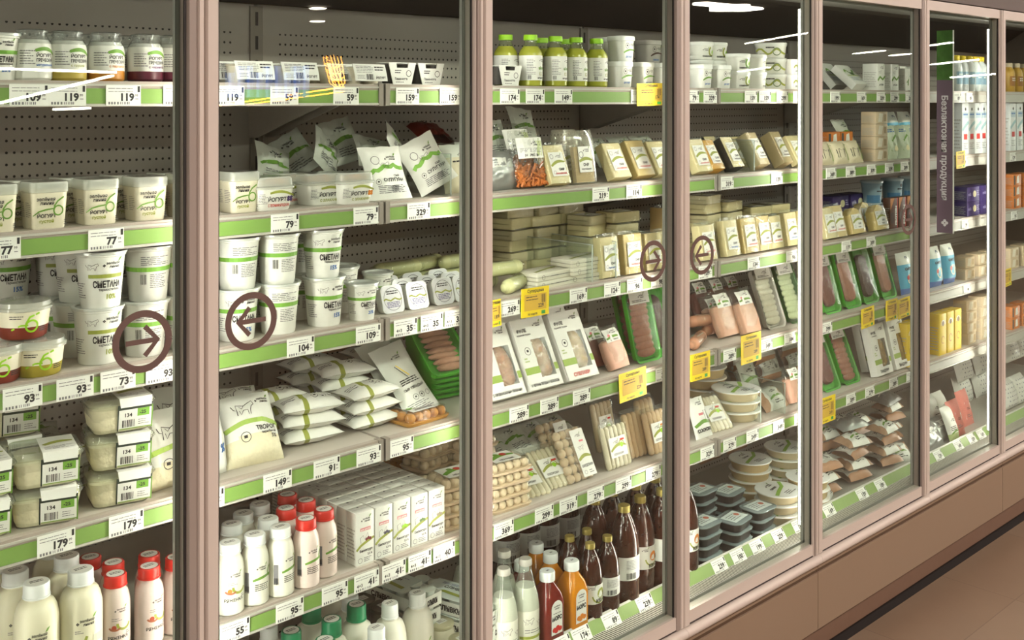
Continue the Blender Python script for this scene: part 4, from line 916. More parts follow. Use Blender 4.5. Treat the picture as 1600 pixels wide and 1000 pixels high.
def plainblock(kind, w, h, t, body, seed=1):
    b = MB(); b.rr([(w-.004, t-.004, .006, 0), (w, t, .008, .003), (w, t, .008, h-.003), (w-.004, t-.004, .006, h)], body, 4)
    f = MB(); rd = random.Random(seed); f.rr([(w+.006, t+.006, .004, .001), (w+.003, t+.003, .006, h*.5), (w+.006, t+.006, .004, h+.0012)], FILM, 4, False, True); f.box(-w/2-.010, -w/2+.002, -t*.4, t*.4, h*.5, h*.5+.001, FILM); f.box(w/2-.002, w/2+.010, -t*.4, t*.4, h*.5, h*.5+.001, FILM)
    l = MB(); l.box(-w*.3, w*.25, -t*.38, t*.3, h+.0016, h+.0022, PAPER); d = Dec(); swoosh(d, -w*.28, -t*.1, w*.22, 0, .006, OLIVE, .2); d.lines(-w*.2, -t*.3, w*.15, -t*.15, 2, SMALL); l.decal(d, top(h+.0022))
    proto(kind, 'cheese_block', 'cheese', [('cheese_block', b, None), ('film_wrap', f, 0, 'clear film wrap'), ('label', l, 0)])
plainblock('blk', .115, .030, .080, CHEESE); plainblock('blk2', .10, .026, .085, M('#e9dcb4', .45, var=.05), 2)
def cheesebag():
    b = MB(); b.loft([[(-.036, 0, .004), (.036, 0, .004), (.036, 0, .10), (-.036, 0, .10)], [(-.036, -.014, .004), (.036, -.014, .004), (.036, -.014, .10), (-.036, -.014, .10)]], M('#dcbd86', .45, var=.04))
    for k in range(5): b.box(-.037, .037, -.0145, -.0005, .030+k*.012, .0306+k*.012, M('#c9a86d', .5))
    f = MB(); f.rr([(.092, .018, .003, 0), (.096, .022, .006, .01), (.096, .022, .006, .12), (.088, .012, .004, .145)], clear('#f4f4ee', 1.4, .1, 'tray_clear', .22, '#d9d4c4'), 4, True, True, 0, -.004)
    l = MB(); l.box(-.022, .030, -.0168, -.016, .030, .100, PAPER); d = Dec(); logo(d, .010, .088, .007); d.arc(-.012, .078, .008, 0, 360, .0014, INK); swoosh(d, -.021, .060, .029, .062, .008, OLIVE, .25); d.text('СЫР', .004, .047, .010, INK, 'c', .03); d.text('полутвёрдый', .004, .037, .006, INK, 'c', .02, .045); l.decal(d, flat(-.0168))
    proto('ch_sliced', 'sliced_cheese_pack', 'cheese', [('sliced_cheese_pack', b, None), ('tray_wrap', f, 0, 'clear tray wrap'), ('label', l, 0)])
cheesebag()
def carrot(kind, lump, n=120, w=.115, h=.15, seed=3):
    rd = random.Random(seed); b = MB()
    for i in range(n):
        z = .006+abs(rd.gauss(0, 1))*h*.16; z = min(z, h*.48); x = rd.uniform(-w*.42, w*.42); y = rd.uniform(-.024, .004)*(1-z/h)
        a = rd.uniform(0, 6.28); p = Vector((x, y-.004, z)); dd = Vector((math.cos(a), rd.uniform(-.3, .3), math.sin(a)))*.009
        q0, q1 = p-dd, p+dd; q0.z = max(q0.z, .004); q1.z = max(q1.z, .004)
        b.tube([q0, (q0+q1)/2+Vector((0, -.003, .002)), q1], .0034, lump, 5)
    f = MB(); P = pillow(f, w, h, .030, lambda u, v, s: FILM, 12, 14, .002, 6, foot=1)
    l = MB(); d = Dec(); d.rect(-w*.40, h*.50, w*.40, h*.86, PAPER); logo(d, .014, h*.74, .010); d.lines(-w*.34, h*.60, w*.3, h*.68, 4, SMALL, .4); d.text('МОРКОВЬ', -.006, h*.53, .009, INK, 'c', .02, w*.6); d.rect(w*.1, h*.54, w*.36, h*.80, M('#c9d39c', .5)); l.decal(d, lambda x, z: P(x, z, .0014))
    proto(kind, 'salad_bag', 'bag', [('salad_bag', b, None), ('film_wrap', f, 0, 'clear film bag'), ('label', l, 0)])
carrot('carrot', M('#cf7a3f', .45, var=.2))
def rolls(kind, body):
    rd = random.Random(8); b = MB(); b.capsule((-.055, 0, .018), (.055, .01, .020), .0185, body, 14)
    f = MB(); P = [(-.078, .003, .018), (-.066, 0, .018), (-.04, 0, .0185), (0, .004, .019), (.04, .008, .0195), (.066, .010, .020), (.080, .012, .020)]; rs = [.010, .0135, .0192, .0192, .0192, .0135, .009]
    f.loft([[(p[0], p[1]+r*math.cos(a*.5236), p[2]+r*math.sin(a*.5236)) for a in range(12)] for p, r in zip(P, rs)], FILM, False, False)
    d = Dec(); d.rect(-.03, -.010, .035, .012, M('#d8ddd0', .4)); d.lines(-.02, -.004, .03, .008, 2, INK, .4); l = MB(); l.decal(d, lambda x, z: (x, .004+math.sin(z/.0195)*.0198, .019+math.cos(z/.0195)*.0198))
    proto(kind, 'cheese_roll', 'cheese', [('cheese_roll', b, None), ('film_wrap', f, 0, 'clear film wrap'), ('label', l, 0)])
rolls('roll', M('#d9d9a4', .35, var=.05)); rolls('roll_meat', M('#c98f72', .4, var=.12))
# --- juices, buckets, kvas, mors, glass milk
def juice():
    r = .0305; b = MB(); LQ = M('#a6a83e', .15, var=.05)
    b.lathe([(r-.004, 0), (r, .004), (r, .085), (r-.003, .093), (r*.62, .104)], LQ, 26)
    s = MB(); s.lathe([(r*.66, .1035), (.0165, .112), (.0155, .120), (.0155, .126)], clear('#eef2dc', 1.3, .05, 'bottle_clear', .1, '#dfe6c4'), 26, False, False)
    c = MB(); c.lathe([(.0185, .120), (.0185, .131), (.0175, .1335), (.001, .1335)], LIME, 24)
    lb = MB(); lb.lathe([(r+.0004, .016), (r+.0004, .080)], PAPER, 26, False, False)
    d = Dec(); d.lines(-.034, .030, -.010, .072, 10, SMALL, .35, 3); logo(d, .012, .066, .006); d.text('aloe', .008, .044, .012, LEAF, 'c', .02); d.text('12', .006, .029, .012, OLIVE, 'c', .01); d.text('вечный алоэ', .012, .020, .0065, INK, 'c', .03, .034); d.barcode(-.032, .019, -.022, .029, INK); d.arc(.034, .058, .012, 90, 270, .002, OLIVE); lb.decal(d, cyl(r+.0006))
    proto('juice', 'juice_bottle', 'bottle', [('juice_bottle', b, None), ('bottle_neck', s, 0, 'clear bottle neck'), ('cap', c, 0, 'lime green cap'), ('label', lb, 0, 'white wraparound label')])
juice()
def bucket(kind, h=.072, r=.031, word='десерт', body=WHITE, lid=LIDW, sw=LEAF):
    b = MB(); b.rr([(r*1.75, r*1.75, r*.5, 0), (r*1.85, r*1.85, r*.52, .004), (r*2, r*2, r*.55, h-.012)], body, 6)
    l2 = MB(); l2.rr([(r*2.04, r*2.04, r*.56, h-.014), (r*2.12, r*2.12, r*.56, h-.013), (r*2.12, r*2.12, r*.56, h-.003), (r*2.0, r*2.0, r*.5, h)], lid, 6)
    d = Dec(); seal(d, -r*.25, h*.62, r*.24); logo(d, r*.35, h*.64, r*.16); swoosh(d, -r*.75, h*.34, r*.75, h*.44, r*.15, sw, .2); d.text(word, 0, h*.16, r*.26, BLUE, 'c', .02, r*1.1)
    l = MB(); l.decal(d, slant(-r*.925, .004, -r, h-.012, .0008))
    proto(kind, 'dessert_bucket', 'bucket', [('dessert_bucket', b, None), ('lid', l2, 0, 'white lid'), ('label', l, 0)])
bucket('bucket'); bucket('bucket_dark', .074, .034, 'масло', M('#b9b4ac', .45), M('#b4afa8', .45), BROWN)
def rtub(kind, r=.044, h=.055, sw=OLIVE, body=WHITE):
    b = MB(); b.lathe([(r*.88, 0), (r*.9, .003), (r*.98, h-.010)], body, 26); l2 = MB(); l2.lathe([(r, h-.012), (r*1.03, h-.010), (r*1.03, h-.002), (r*.98, h), (.001, h)], LIDW, 26)
    d = Dec(); d.arc(.010, h*.46, .014, 120, 400, .006, sw, 14); logo(d, -.016, h*.52, .006); d.text('плавленый', -.006, h*.14, .008, INK, 'c', .02, .05); d.lines(.030, h*.2, .044, h*.6, 4, SMALL); d.disc(.014, h*.42, .006, LIME, 8); l = MB(); l.decal(d, cone(r*.9, .003, r*.98, h-.010, .0007))
    proto(kind, 'cream_cheese_tub', 'tub', [('cream_cheese_tub', b, None), ('lid', l2, 0, 'white lid'), ('label', l, 0)])
rtub('rtub'); rtub('rtub_b', .044, .055, LEAF)
def boxtub(kind, w=.10, dp=.075, h=.05, sw=OLIVE):
    b = MB(); b.rr([(w*.9, dp*.9, .012, 0), (w, dp, .014, h-.010)], WHITE, 5); l2 = MB(); l2.rr([(w+.004, dp+.004, .014, h-.011), (w+.006, dp+.006, .014, h-.003), (w, dp, .012, h)], LIDW, 5)
    d = Dec(); d.curve([(-w*.46+w*.092*k, h*.42+.009*math.sin(k*1.1)) for k in range(11)], .006, sw); d.lines(-w*.15, h*.60, w*.12, h*.74, 1, INK, .6); d.text('сыр', -w*.25, h*.16, .010, INK, 'c', .02); d.arc(w*.2, h*.42, .012, 0, 360, .003, M('#7a8a6a', .5)); l = MB(); l.decal(d, slant(-dp*.45, 0, -dp*.5, h-.010, .0008))
    proto(kind, 'cream_cheese_box', 'tub', [('cream_cheese_box', b, None), ('lid', l2, 0, 'white lid'), ('label', l, 0)])
boxtub('boxtub')
KV = M('#3c1c12', .12, var=.3, scale=45, spec=.7, bump=.35); KVG = M('#a5924c', .35, .3, var=.03)
def kvas(kind, r=.043, h=.278, art=ORANGE, back=False, round_=False):
    b = MB(); b.lathe([(r-.006, 0), (r, .006), (r, h*.28), (r*.985, h*.30), (r*.985, h*.52), (r, h*.54), (r*.98, h*.62), (r*.90, h*.71), (r*.76, h*.79), (r*.56, h*.87), (r*.38, h*.92), (r*.36, h*.945)], KV, 28)
    c = MB(); c.lathe([(r*.40, h*.935), (r*.40, h*.99), (r*.37, h), (.001, h)], KVG, 22); lb = MB(); lb.lathe([(r*1.003, h*.295), (r*1.003, h*.525)], PAPER, 28, False, False)
    d = Dec()
    if back: d.lines(-.030, h*.40, .020, h*.50, 7, SMALL, .3, 4); d.barcode(-.030, h*.31, .0, h*.37, INK, 8); d.text('КВАС', .045, h*.315, .012, INK, 'c', .03)
    else: d.disc(.006, h*.42, .014, art, 12); d.arc(0, h*.41, .022, 190, 350, .004, OLIVE); d.text('КВАС', .006, h*.312, .013, INK, 'c', .03); logo(d, -.022, h*.485, .006); d.disc(.022, h*.40, .007, BROWN, 10)
    lb.decal(d, cyl(r*1.003, .0006)); parts = [('kvas_bottle', b, None), ('cap', c, 0, 'gold screw cap'), ('label', lb, 0, 'white wraparound label')]
    if round_:
        s = Dec(); s.disc(.004, h*.66, .018, M('#f0d800', .5), 18); s.lines(-.008, h*.645, .016, h*.675, 3, INK, .3); q = MB(); q.decal(s, cone(r, h*.54, r*.78, h*.76, .002)); parts.append(('round_sticker', q, 0, 'yellow round sticker'))
    proto(kind, 'kvas_bottle', 'bottle', parts)
kvas('kvas_b', back=True); kvas('kvas_f'); kvas('kvas_r', art=BROWN, round_=True); kvas('kvas_s', .034, .217, OLIVE); kvas('kvas_sb', .034, .217, OLIVE, True)
def mors(kind, liq, art):
    b = MB(); b.rr([(.066, .066, .012, 0), (.070, .070, .014, .006), (.070, .070, .014, .135), (.060, .060, .016, .158), (.036, .036, .0178, .183), (.033, .033, .0163, .192)], liq, 6)
    c = MB(); c.lathe([(.0205, .188), (.0205, .209), (.0185, .212), (.001, .212)], CAPW, 24); d0 = Dec(); d0.text('зл', 0, -.004, .010, INK, 'c', .02); c.decal(d0, top(.212, .0003))
    l = MB(); d = Dec(); pts = [(-.020, .045), (.020, .045), (.020, .125)]+[(.020*math.cos(math.radians(a)), .125+.020*math.sin(math.radians(a))) for a in range(0, 181, 20)]
    d.poly(pts, PAPER); d2 = Dec(); d2.text('зелёная', 0, .128, .006, INK, 'c', .02); d2.text('линия', 0, .121, .006, INK, 'c', .02); d2.text('МОРС', 0, .088, .0165, INK, 'c', .05, .036); d2.lines(-.014, .106, .014, .112, 1, SMALL)
    for x, z in ((-.010, .054), (.002, .058), (.011, .053), (-.003, .050)): d2.disc(x, z+.006, .0075, art, 10)
    l.decal(d, flat(-.035)); l.decal(d2, flat(-.0354))
    for q in (b, c, l): q.v = [(x, y, z*.845 if z < .135 else z-.021) for x, y, z in q.v]
    proto(kind, 'berry_drink_bottle', 'bottle', [('berry_drink_bottle', b, None), ('cap', c, 0, 'white screw cap'), ('label', l, 0, 'arched white label')])
mors('mors_red', M('#6e211a', .12, var=.1, spec=.6), RED); mors('mors_or', M('#cf8214', .12, var=.08, spec=.6), ORANGE)
def glassmilk(kind, fill=.62, h=.243, r=.037):
    b = MB(); pr = [(r-.006, 0), (r, .006), (r, h*.50), (r*.9, h*.62), (r*.55, h*.80), (r*.42, h*.90), (r*.42, h*.94)]
    m = [(a-.0015, z) for a, z in pr[:4]]+[(r*.72-.0015, h*.72)]; b.lathe(m, MILK, 26)
    s = MB(); s.lathe(pr[2:], clear('#f2f6f2', 1.5, .02, 'bottle_glass', .08, '#e8eee6'), 26, False, False)
    c = MB(); c.lathe([(r*.46, h*.935), (r*.47, h*.94), (r*.45, h*.985), (r*.40, h), (.001, h)], STEEL, 22)
    d = Dec(); d.rect(-.044, .052, .044, .059, OLIVE); cow(d, -.018, .095, .013); cow(d, .018, .088, .012); d.lines(-.030, .066, .030, .078, 2, SMALL, .3); d.text('МОЛОКО', .004, .030, .010, INK, 'c', .02); d.lines(-.030, .014, -.010, .028, 3, SMALL)
    l = MB(); l.decal(d, cyl(r))
    proto(kind, 'glass_milk_bottle', 'bottle', [('glass_milk_bottle', b, None), ('bottle_neck', s, 0, 'clear glass neck'), ('cap', c, 0, 'silver metal cap'), ('label', l, 0)])
glassmilk('gmilk')
# --- flat white box (bar cheese), round tubs, black trays, cream packs, jars with foil lids
def flatbox():
    b = MB(); b.rr([(.150, .080, .006, 0), (.150, .080, .006, .018), (.146, .076, .006, .0195)], M('#e6e2d2', .4, var=.03), 4); f = MB(); f.rr([(.170, .096, .01, .0100), (.168, .094, .01, .0108)], FILM, 4)
    d = Dec(); seal(d, -.05, .008, .006); d.lines(-.02, .006, .05, .012, 1, SMALL); l = MB(); l.decal(d, flat(-.040)); d2 = Dec(); logo(d2, .03, .0, .010); d2.curve([(-.06, -.02), (-.01, -.005), (.06, .01)], .008, OLIVE); l.decal(d2, top(.0195))
    proto('flatbox', 'cheese_box', 'cheese', [('cheese_box', b, None), ('film_wrap', f, 0, 'clear film flange'), ('label', l, 0)])
flatbox()
def roundtub(kind, r=.080, h=.031, side=M('#d9c9a6', .45), lidm=LIDW, name='salad_tub'):
    b = MB(); b.lathe([(r*.80, 0), (r*.84, .003), (r*.92, h-.006), (r, h-.005), (r, h-.003)], side, 30); l2 = MB(); l2.lathe([(r, h-.003), (r*.98, h), (.001, h+.001)], lidm, 30)
    d = Dec(); d.curve([(-r*.8, -r*.30), (-r*.2, -.01), (r*.35, .0), (r*.80, r*.35)], r*.16, M('#8fb84e', .5)); logo(d, r*.05, r*.45, r*.15); d.lines(-r*.3, -r*.65, r*.4, -r*.35, 3, INK, .4); d.text('салат', -r*.1, r*.12, r*.2, INK, 'c', .02); l = MB(); l.decal(d, top(h+.0008))
    proto(kind, name, 'tub', [(name, b, None), ('lid', l2, 0, 'white printed lid'), ('label', l, 0)])
roundtub('roundtub'); roundtub('roundtub2', .076, .034, M('#cbb387', .45))
def blacktray():
    b = MB(); b.rr([(.092, .070, .02, 0), (.096, .074, .022, .003), (.108, .086, .026, .026)], M('#241c19', .3, var=.1), 6); l2 = MB(); l2.rr([(.110, .088, .027, .0255), (.114, .092, .028, .0275), (.114, .092, .028, .030), (.108, .086, .026, .031)], clear('#eaf0f0', 1.6, .08, 'lid_blue', .45, '#bfd0d2'), 6)
    d = Dec(); d.rect(-.042, -.028, .042, .028, M('#d3dedb', .4)); d.lines(-.03, -.018, .02, .02, 4, SMALL, .35); d.disc(.022, .004, .010, M('#b5644c', .5), 10); l = MB(); l.decal(d, top(.0314))
    proto('blacktray', 'salad_tray', 'tray', [('salad_tray', b, None), ('lid', l2, 0, 'clear bluish lid'), ('label', l, 0)])
blacktray()
def creambox():
    b = MB(); y0, y1 = -.045, .045
    b.box(-.14, .14, y0, y0+.0015, 0, .032, BAGW); b.box(-.14, .14, y1-.0015, y1, 0, .032, BAGW); b.box(-.14, -.1385, y0, y1, 0, .032, BAGW); b.box(.1385, .14, y0, y1, 0, .032, BAGW); b.box(-.14, .14, y0, y1, 0, .0015, BAGW)
    m = MB()
    for i in range(6):
        for j in range(2): m.lathe([(.014, .003), (.018, .034), (.0205, .036), (.0205, .038)], M('#e9efe6', .35), 14, True, True, -.115+.046*i, -.021+.042*j)
    l = MB(); d = Dec(); logo(d, -.05, .014, .010); d.text('СЛИВКИ', .02, .010, .017, INK, 'c', .05); d.lines(-.12, .004, -.08, .020, 3, SMALL); l.decal(d, flat(y0)); l.decal(d, lambda x, z: (.1405, x*.5, z)); l.decal(d, lambda x, z: (-.1405, -x*.35, z))
    c = MB(); c.box(-.075, .075, -.044, .044, .0385, .0395, M('#dfe9e4', .4)); d = Dec(); d.curve([(-.07, -.03), (-.02, -.012), (.07, -.02)], .012, OLIVE); d.text('СЛИВКИ', 0, .006, .016, INK, 'c', .03); d.lines(-.05, .022, .05, .034, 3, M('#5a6a9a', .5), .4); c.decal(d, top(.0395))
    proto('creambox', 'cream_carton', 'carton', [('cream_carton', b, None), ('cream_cups', m, 0), ('top_card', c, 0, 'printed top card'), ('label', l, 0)])
creambox()
def foiljar():
    b = MB(); b.lathe([(.030, 0), (.033, .004), (.034, .097), (.029, .107)], M('#e2dcc6', .25), 24); c = MB(); c.lathe([(.031, .106), (.033, .110), (.033, .115), (.030, .117), (.001, .117)], M('#d5d0b0', .35, .3), 24)
    d = Dec(); d.rect(-.014, -.010, .014, .010, PAPER); d.lines(-.010, -.006, .010, .008, 3, SMALL, .4); c.decal(d, top(.117, .0003)); proto('foiljar', 'cream_jar', 'jar', [('cream_jar', b, None), ('lid', c, 0, 'foil lid')])
    b = MB(); b.lathe([(.030, 0), (.033, .004), (.034, .154), (.030, .160)], M('#4a443c', .3), 24); c = MB(); c.lathe([(.033, .159), (.034, .162), (.034, .168), (.031, .170), (.001, .170)], M('#5a5248', .35, .2), 24)
    d = Dec(); d.rect(-.015, -.011, .015, .011, PAPER); d.lines(-.011, -.007, .011, .008, 3, SMALL, .4); c.decal(d, top(.170, .0003)); proto('darkjar', 'dessert_jar', 'jar', [('dessert_jar', b, None), ('lid', c, 0, 'dark lid with paper sticker')])
foiljar()
# --- pouches and film bags of many kinds
def pouch(kind, name, cat, w, h, t, matf, draw, seed=1, foot=0, wr=.0014, inner=None, part='label', nx=12, ny=14, crimp=.06):
    b = MB(); P = pillow(b, w, h, t, matf, nx, ny, wr, seed, foot=foot, crimp=crimp); d = Dec(); draw(d); l = MB(); l.decal(d, lambda x, z: P(x, z, .0012)); parts = [(name, b, None), (part, l, 0)]
    if inner: parts.append(inner)
    proto(kind, name, cat, parts)
def d_stick(d):
    logo(d, .004, .150, .008); d.curve([(-.014, .130), (.004, .095)], .002, INK); d.curve([(-.010, .132), (.010, .098)], .002, YELLOW); d.lines(-.022, .078, .032, .094, 3, INK, .5, 4); d.text('СЫР ТВЁРДЫЙ', .004, .064, .008, INK, 'c', .02, .06); seal(d, -.004, .044, .007); seal(d, .014, .044, .007); seal(d, .032, .044, .006); d.lines(-.036, .012, .034, .034, 5, SMALL, .4, 2)
pouch('stickpack', 'cheese_stick_pouch', 'cheese pack', .10, .19, .012, lambda u, v, s: M('#d3d5ce', .3, .15, var=.06, scale=40), d_stick, 3)
def d_logo(d): logo(d, .0, .085, .011); swoosh(d, -.04, .050, .04, .058, .010, LEAF, .2); d.lines(-.03, .015, .03, .04, 4, SMALL, .4, 3)
pouch('filmpack', 'wrapped_cheese_pack', 'cheese pack', .10, .12, .012, lambda u, v, s: M('#cfd3c9', .3, var=.08, scale=40), d_logo, 6, wr=.003)
pouch('redbag', 'cured_meat_bag', 'meat pack', .13, .12, .022, lambda u, v, s: M('#7c2f25', .35, var=.3, scale=50) if .2 < v < .8 else FILM, lambda d: d.lines(-.03, .085, .03, .10, 2, INK, .3), 9, wr=.003)
pouch('dumpbag', 'pasta_bag', 'bag', .10, .12, .024, lambda u, v, s: M('#e2d8bd', .4, var=.08, scale=60) if v < .75 else BAGG, lambda d: (logo(d, .0, .09, .008), d.arc(.012, .045, .016, 100, 260, .005, OLIVE), d.lines(-.03, .07, .01, .08, 1, INK, .4)), 5, foot=1)
pouch('silverbag', 'silver_wrapped_pack', 'meat pack', .17, .10, .024, lambda u, v, s: M('#a9aaa8', .28, .45, var=.2, scale=30), lambda d: (d.rect(-.055, .055, .03, .080, PAPER), d.lines(-.05, .058, .02, .076, 3, SMALL, .4), d.rect(.035, .055, .052, .075, M('#c9cfc4', .4))), 12, wr=.0035)
SILV = M('#d0cec6', .3, .15, var=.12, scale=35)
BRM = M('#b28668', .38, var=.25, scale=40, bump=.3)
pouch('smoked', 'smoked_meat_pack', 'meat pack', .15, .09, .028, lambda u, v, s: (BRM if s or v < .22 or v > .9 else SILV) if abs(u) < .86 else FILM, lambda d: (d.rect(-.05, .03, .04, .07, PAPER), d.lines(-.045, .035, .0, .062, 4, SMALL, .4), d.barcode(.010, .036, .034, .060, INK)), 14, wr=.003)
pouch('smokedw', 'white_label_meat_pack', 'meat pack', .14, .085, .026, lambda u, v, s: M('#b08e74', .42, var=.2, scale=30) if s or abs(u) > .72 else BAGW, lambda d: (logo(d, -.0, .055, .008), swoosh(d, -.03, .03, .03, .034, .007, LEAF, .2), d.lines(-.02, .012, .025, .024, 2, INK, .4)), 15, wr=.003)
pouch('blackw', 'tortilla_pack', 'cheese pack', .11, .085, .016, lambda u, v, s: M('#e2d6b8', .4, var=.05), lambda d: (d.curve([(-.03, .02), (-.03, .05)], .003, INK), d.curve([(-.018, .02), (-.02, .052), (-.008, .05)], .003, INK), d.curve([(.01, .02), (.012, .05), (.022, .046)], .003, INK), d.rect(.03, .01, .042, .07, M('#a9bf74', .5)), d.curve([(-.05, .07), (0, .045), (.04, .075)], .0015, SMALL)), 16)
pouch('bluebag', 'blue_cheese_bag', 'bag', .10, .16, .022, lambda u, v, s: M('#5fb3d6', .35, var=.05) if .12 < v < .72 else (M('#5f7fc0', .4) if v <= .12 else BAGG), lambda d: (d.text('сметт', .0, .092, .018, INK, 'c', .02), d.disc(.004, .055, .022, M('#efe2c0', .4), 14), d.disc(-.012, .064, .010, M('#b03a34', .4), 10), d.text('parmalat', 0, .128, .012, M('#28406a', .5), 'c', .03, .07) if False else d.arc(0, .135, .008, 0, 180, .004, M('#28406a', .5))), 18, foot=1)
pouch('greenbag', 'green_printed_bag', 'bag', .09, .13, .02, lambda u, v, s: M('#c9d4bc', .35, var=.1, scale=30), lambda d: (d.curve([(-.02, .03), (.01, .05), (-.01, .07), (.02, .09)], .008, LEAF), d.disc(.01, .04, .012, M('#e6dcae', .4), 10), d.lines(-.03, .1, .03, .115, 2, BLUE, .5)), 19, wr=.003)
pouch('dotbag', 'spotted_bag', 'bag', .15, .13, .035, lambda u, v, s: M('#e3e1da', .45, var=.03), lambda d: [d.disc(-.05+.017*i+(.008 if j % 2 else 0), .02+.018*j, .0035, M('#8f8f98', .5), 6) for i in range(7) for j in range(6)] and None, 20, foot=1)
pouch('pinkpack', 'pink_salmon_pack', 'fish pack', .11, .15, .016, lambda u, v, s: M('#d67f74', .42, var=.1, scale=30), lambda d: (d.poly([(-.03, .03), (.03, .02), (.035, .09), (-.02, .10)], PAPER), logo(d, .0, .07, .008), d.lines(-.02, .035, .02, .05, 2, SMALL)), 22)
pouch('whitetri', 'white_snack_pouch', 'fish pack', .09, .14, .02, lambda u, v, s: BAGW if v > .2 else M('#b6c48a', .4), lambda d: (logo(d, .0, .08, .009), d.lines(-.03, .04, .03, .06, 3, INK, .4), swoosh(d, -.03, .03, .03, .034, .006, LEAF, .2)), 23)
pouch('sositext', 'sausage_sleeve', 'sausages', .085, .12, .014, lambda u, v, s: BAGW, lambda d: (logo(d, .004, .10, .009), d.rect(-.012, .066, .010, .073, PINK), d.curve([(.012, .05), (.012, .078), (.024, .078), (.024, .05)], .002, INK), swoosh(d, -.036, .036, .036, .040, .010, LEAF, .25), d.text('СОСИСКА', .0, .018, .013, INK, 'c', .04, .065), seal(d, -.030, .022, .005)), 25)
# far doors: small goods
def simple_bottle(kind, body, capm, r, h, art, word='', name='drink_bottle'):
    b = MB(); b.lathe([(r*.9, 0), (r, .004), (r, h*.62), (r*.85, h*.76), (r*.5, h*.84), (r*.5, h*.88)], body, 18); c = MB(); c.lathe([(r*.60, h*.86), (r*.60, h*.98), (r*.5, h), (.001, h)], capm, 16)
    d = Dec(); d.rect(-r*1.0, h*.20, r*1.0, h*.55, art, r*.4); d.lines(-r*.6, h*.36, r*.6, h*.50, 2, PAPER, .5); l = MB(); l.decal(d, cyl(r)); proto(kind, name, 'bottle', [(name, b, None), ('cap', c, 0, 'screw cap'), ('label', l, 0)])
simple_bottle('yb', M('#cfd5d6', .35), M('#dcc12a', .4), .027, .15, M('#7f9fb2', .5)); simple_bottle('ob', M('#c9a04a', .35), M('#d9c9b0', .4), .027, .13, M('#9a6a3a', .5)); simple_bottle('pb', M('#b49aa8', .35), M('#d9d4cf', .4), .030, .12, M('#7a4a6a', .5))
def cartn(kind, w, dp, h, body, draw): carton(kind, w, dp, h, body, draw)
cartn('mcart', .062, .062, .215, M('#dfe3e4', .4), lambda d: (d.rect(-.026, .150, .026, .175, M('#b9c9d6', .5)), d.disc(0, .188, .007, INK, 8), d.lines(-.02, .160, .02, .17, 1, BLUE, .6), d.rect(-.016, .062, .016, .085, RED), d.curve([(-.03, .10), (0, .12), (.03, .135)], .014, M('#9fc0c8', .5)), d.lines(-.02, .02, .02, .05, 4, SMALL, .3)))
cartn('ycart', .062, .05, .165, M('#e6c53a', .45, var=.04), lambda d: (d.arc(0, .06, .014, 0, 300, .004, M('#b98a2a', .5)), d.disc(0, .125, .010, M('#6a5230', .5), 10), d.arc(0, .120, .018, 0, 180, .004, PAPER)))
cartn('purple', .12, .075, .060, M('#3f3068', .45), lambda d: (d.disc(.012, .03, .017, M('#e2d9b0', .5), 14, .014), d.text('milk', -.035, .024, .018, M('#b9b0d6', .5), 'c', .02), d.lines(.034, .02, .056, .045, 3, M('#b9b0d6', .5), .4)))
cartn('wbox', .055, .06, .098, WHITE, lambda d: (logo(d, .006, .082, .008), cow(d, -.008, .066, .010), d.curve([(-.026, .036), (-.010, .050), (.010, .040), (.026, .052)], .008, LEAF), d.text('масло', 0, .018, .010, INK, 'c', .03)))
cartn('wbox2', .080, .06, .085, WHITE, lambda d: (d.arc(.012, .040, .022, -60, 150, .008, M('#9db59a', .5)), d.curve([(-.03, .03), (-.015, .045), (-.02, .02)], .007, LEAF), d.lines(.016, .066, .034, .074, 2, SMALL, .4)))
cartn('prot', .060, .03, .115, M('#5b3a2e', .45), lambda d: (d.text('PROTEIN', .022, .012, .018, PAPER, 'l', .05, .09, math.pi/2), d.poly([(-.028, .07), (.004, .115), (-.028, .115)], M('#c9824a', .5)), d.rect(-.026, .02, .0, .06, M('#3c2620', .5)), d.rect(.024, .0, .030, .115, RED)))
cartn('obox', .085, .06, .05, M('#d9813c', .45, var=.1), lambda d: (d.poly([(-.01, .01), (.02, .012), (.014, .045), (-.006, .040)], PAPER), d.rect(-.04, .005, -.024, .045, M('#4a4a48', .5))))
cartn('beige', .09, .06, .045, M('#d6c2a4', .45, var=.05), lambda d: (d.poly([(-.03, .008), (.0, .006), (.01, .038), (-.02, .040)], M('#efe8d8', .5)), d.rect(.015, .01, .035, .035, M('#b09a78', .5))))
def bluecup():
    b = MB(); b.lathe([(.034, 0), (.040, .075), (.042, .078)], M('#9fb8c6', .4, var=.05), 22); c = MB(); c.lathe([(.043, .077), (.044, .084), (.040, .086), (.001, .086)], M('#c5d3da', .4), 22); d = Dec(); d.rect(-.06, .0, .06, .030, M('#5f8fb8', .5)); d.disc(0, .060, .008, INK, 8); d.lines(-.02, .04, .02, .05, 1, INK, .5); d.disc(.01, .022, .012, M('#d5dfe2', .5), 10); l = MB(); l.decal(d, cone(.034, 0, .040, .075)); proto('bluecup', 'blue_yogurt_cup', 'cup', [('blue_yogurt_cup', b, None), ('lid', c, 0), ('label', l, 0)])
bluecup()
def leanbox():
    b = MB(); b.rr([(.135, .028, .003, 0), (.135, .028, .003, .105)], WHITE, 3); d = Dec(); d.curve([(-.05+.011*k, .065+.012*math.sin(k*.9)) for k in range(10)], .010, LEAF); d.rect(-.010, .052, .030, .066, M('#4f6a44', .5)); d.lines(-.05, .02, .05, .04, 4, M('#8aa0b0', .5), .4); d.rect(-.06, .045, .06, .05, M('#b9c98a', .5)); l = MB(); l.decal(d, flat(-.014)); proto('leanbox', 'butter_carton', 'carton', [('butter_carton', b, None), ('label', l, 0)])
leanbox()
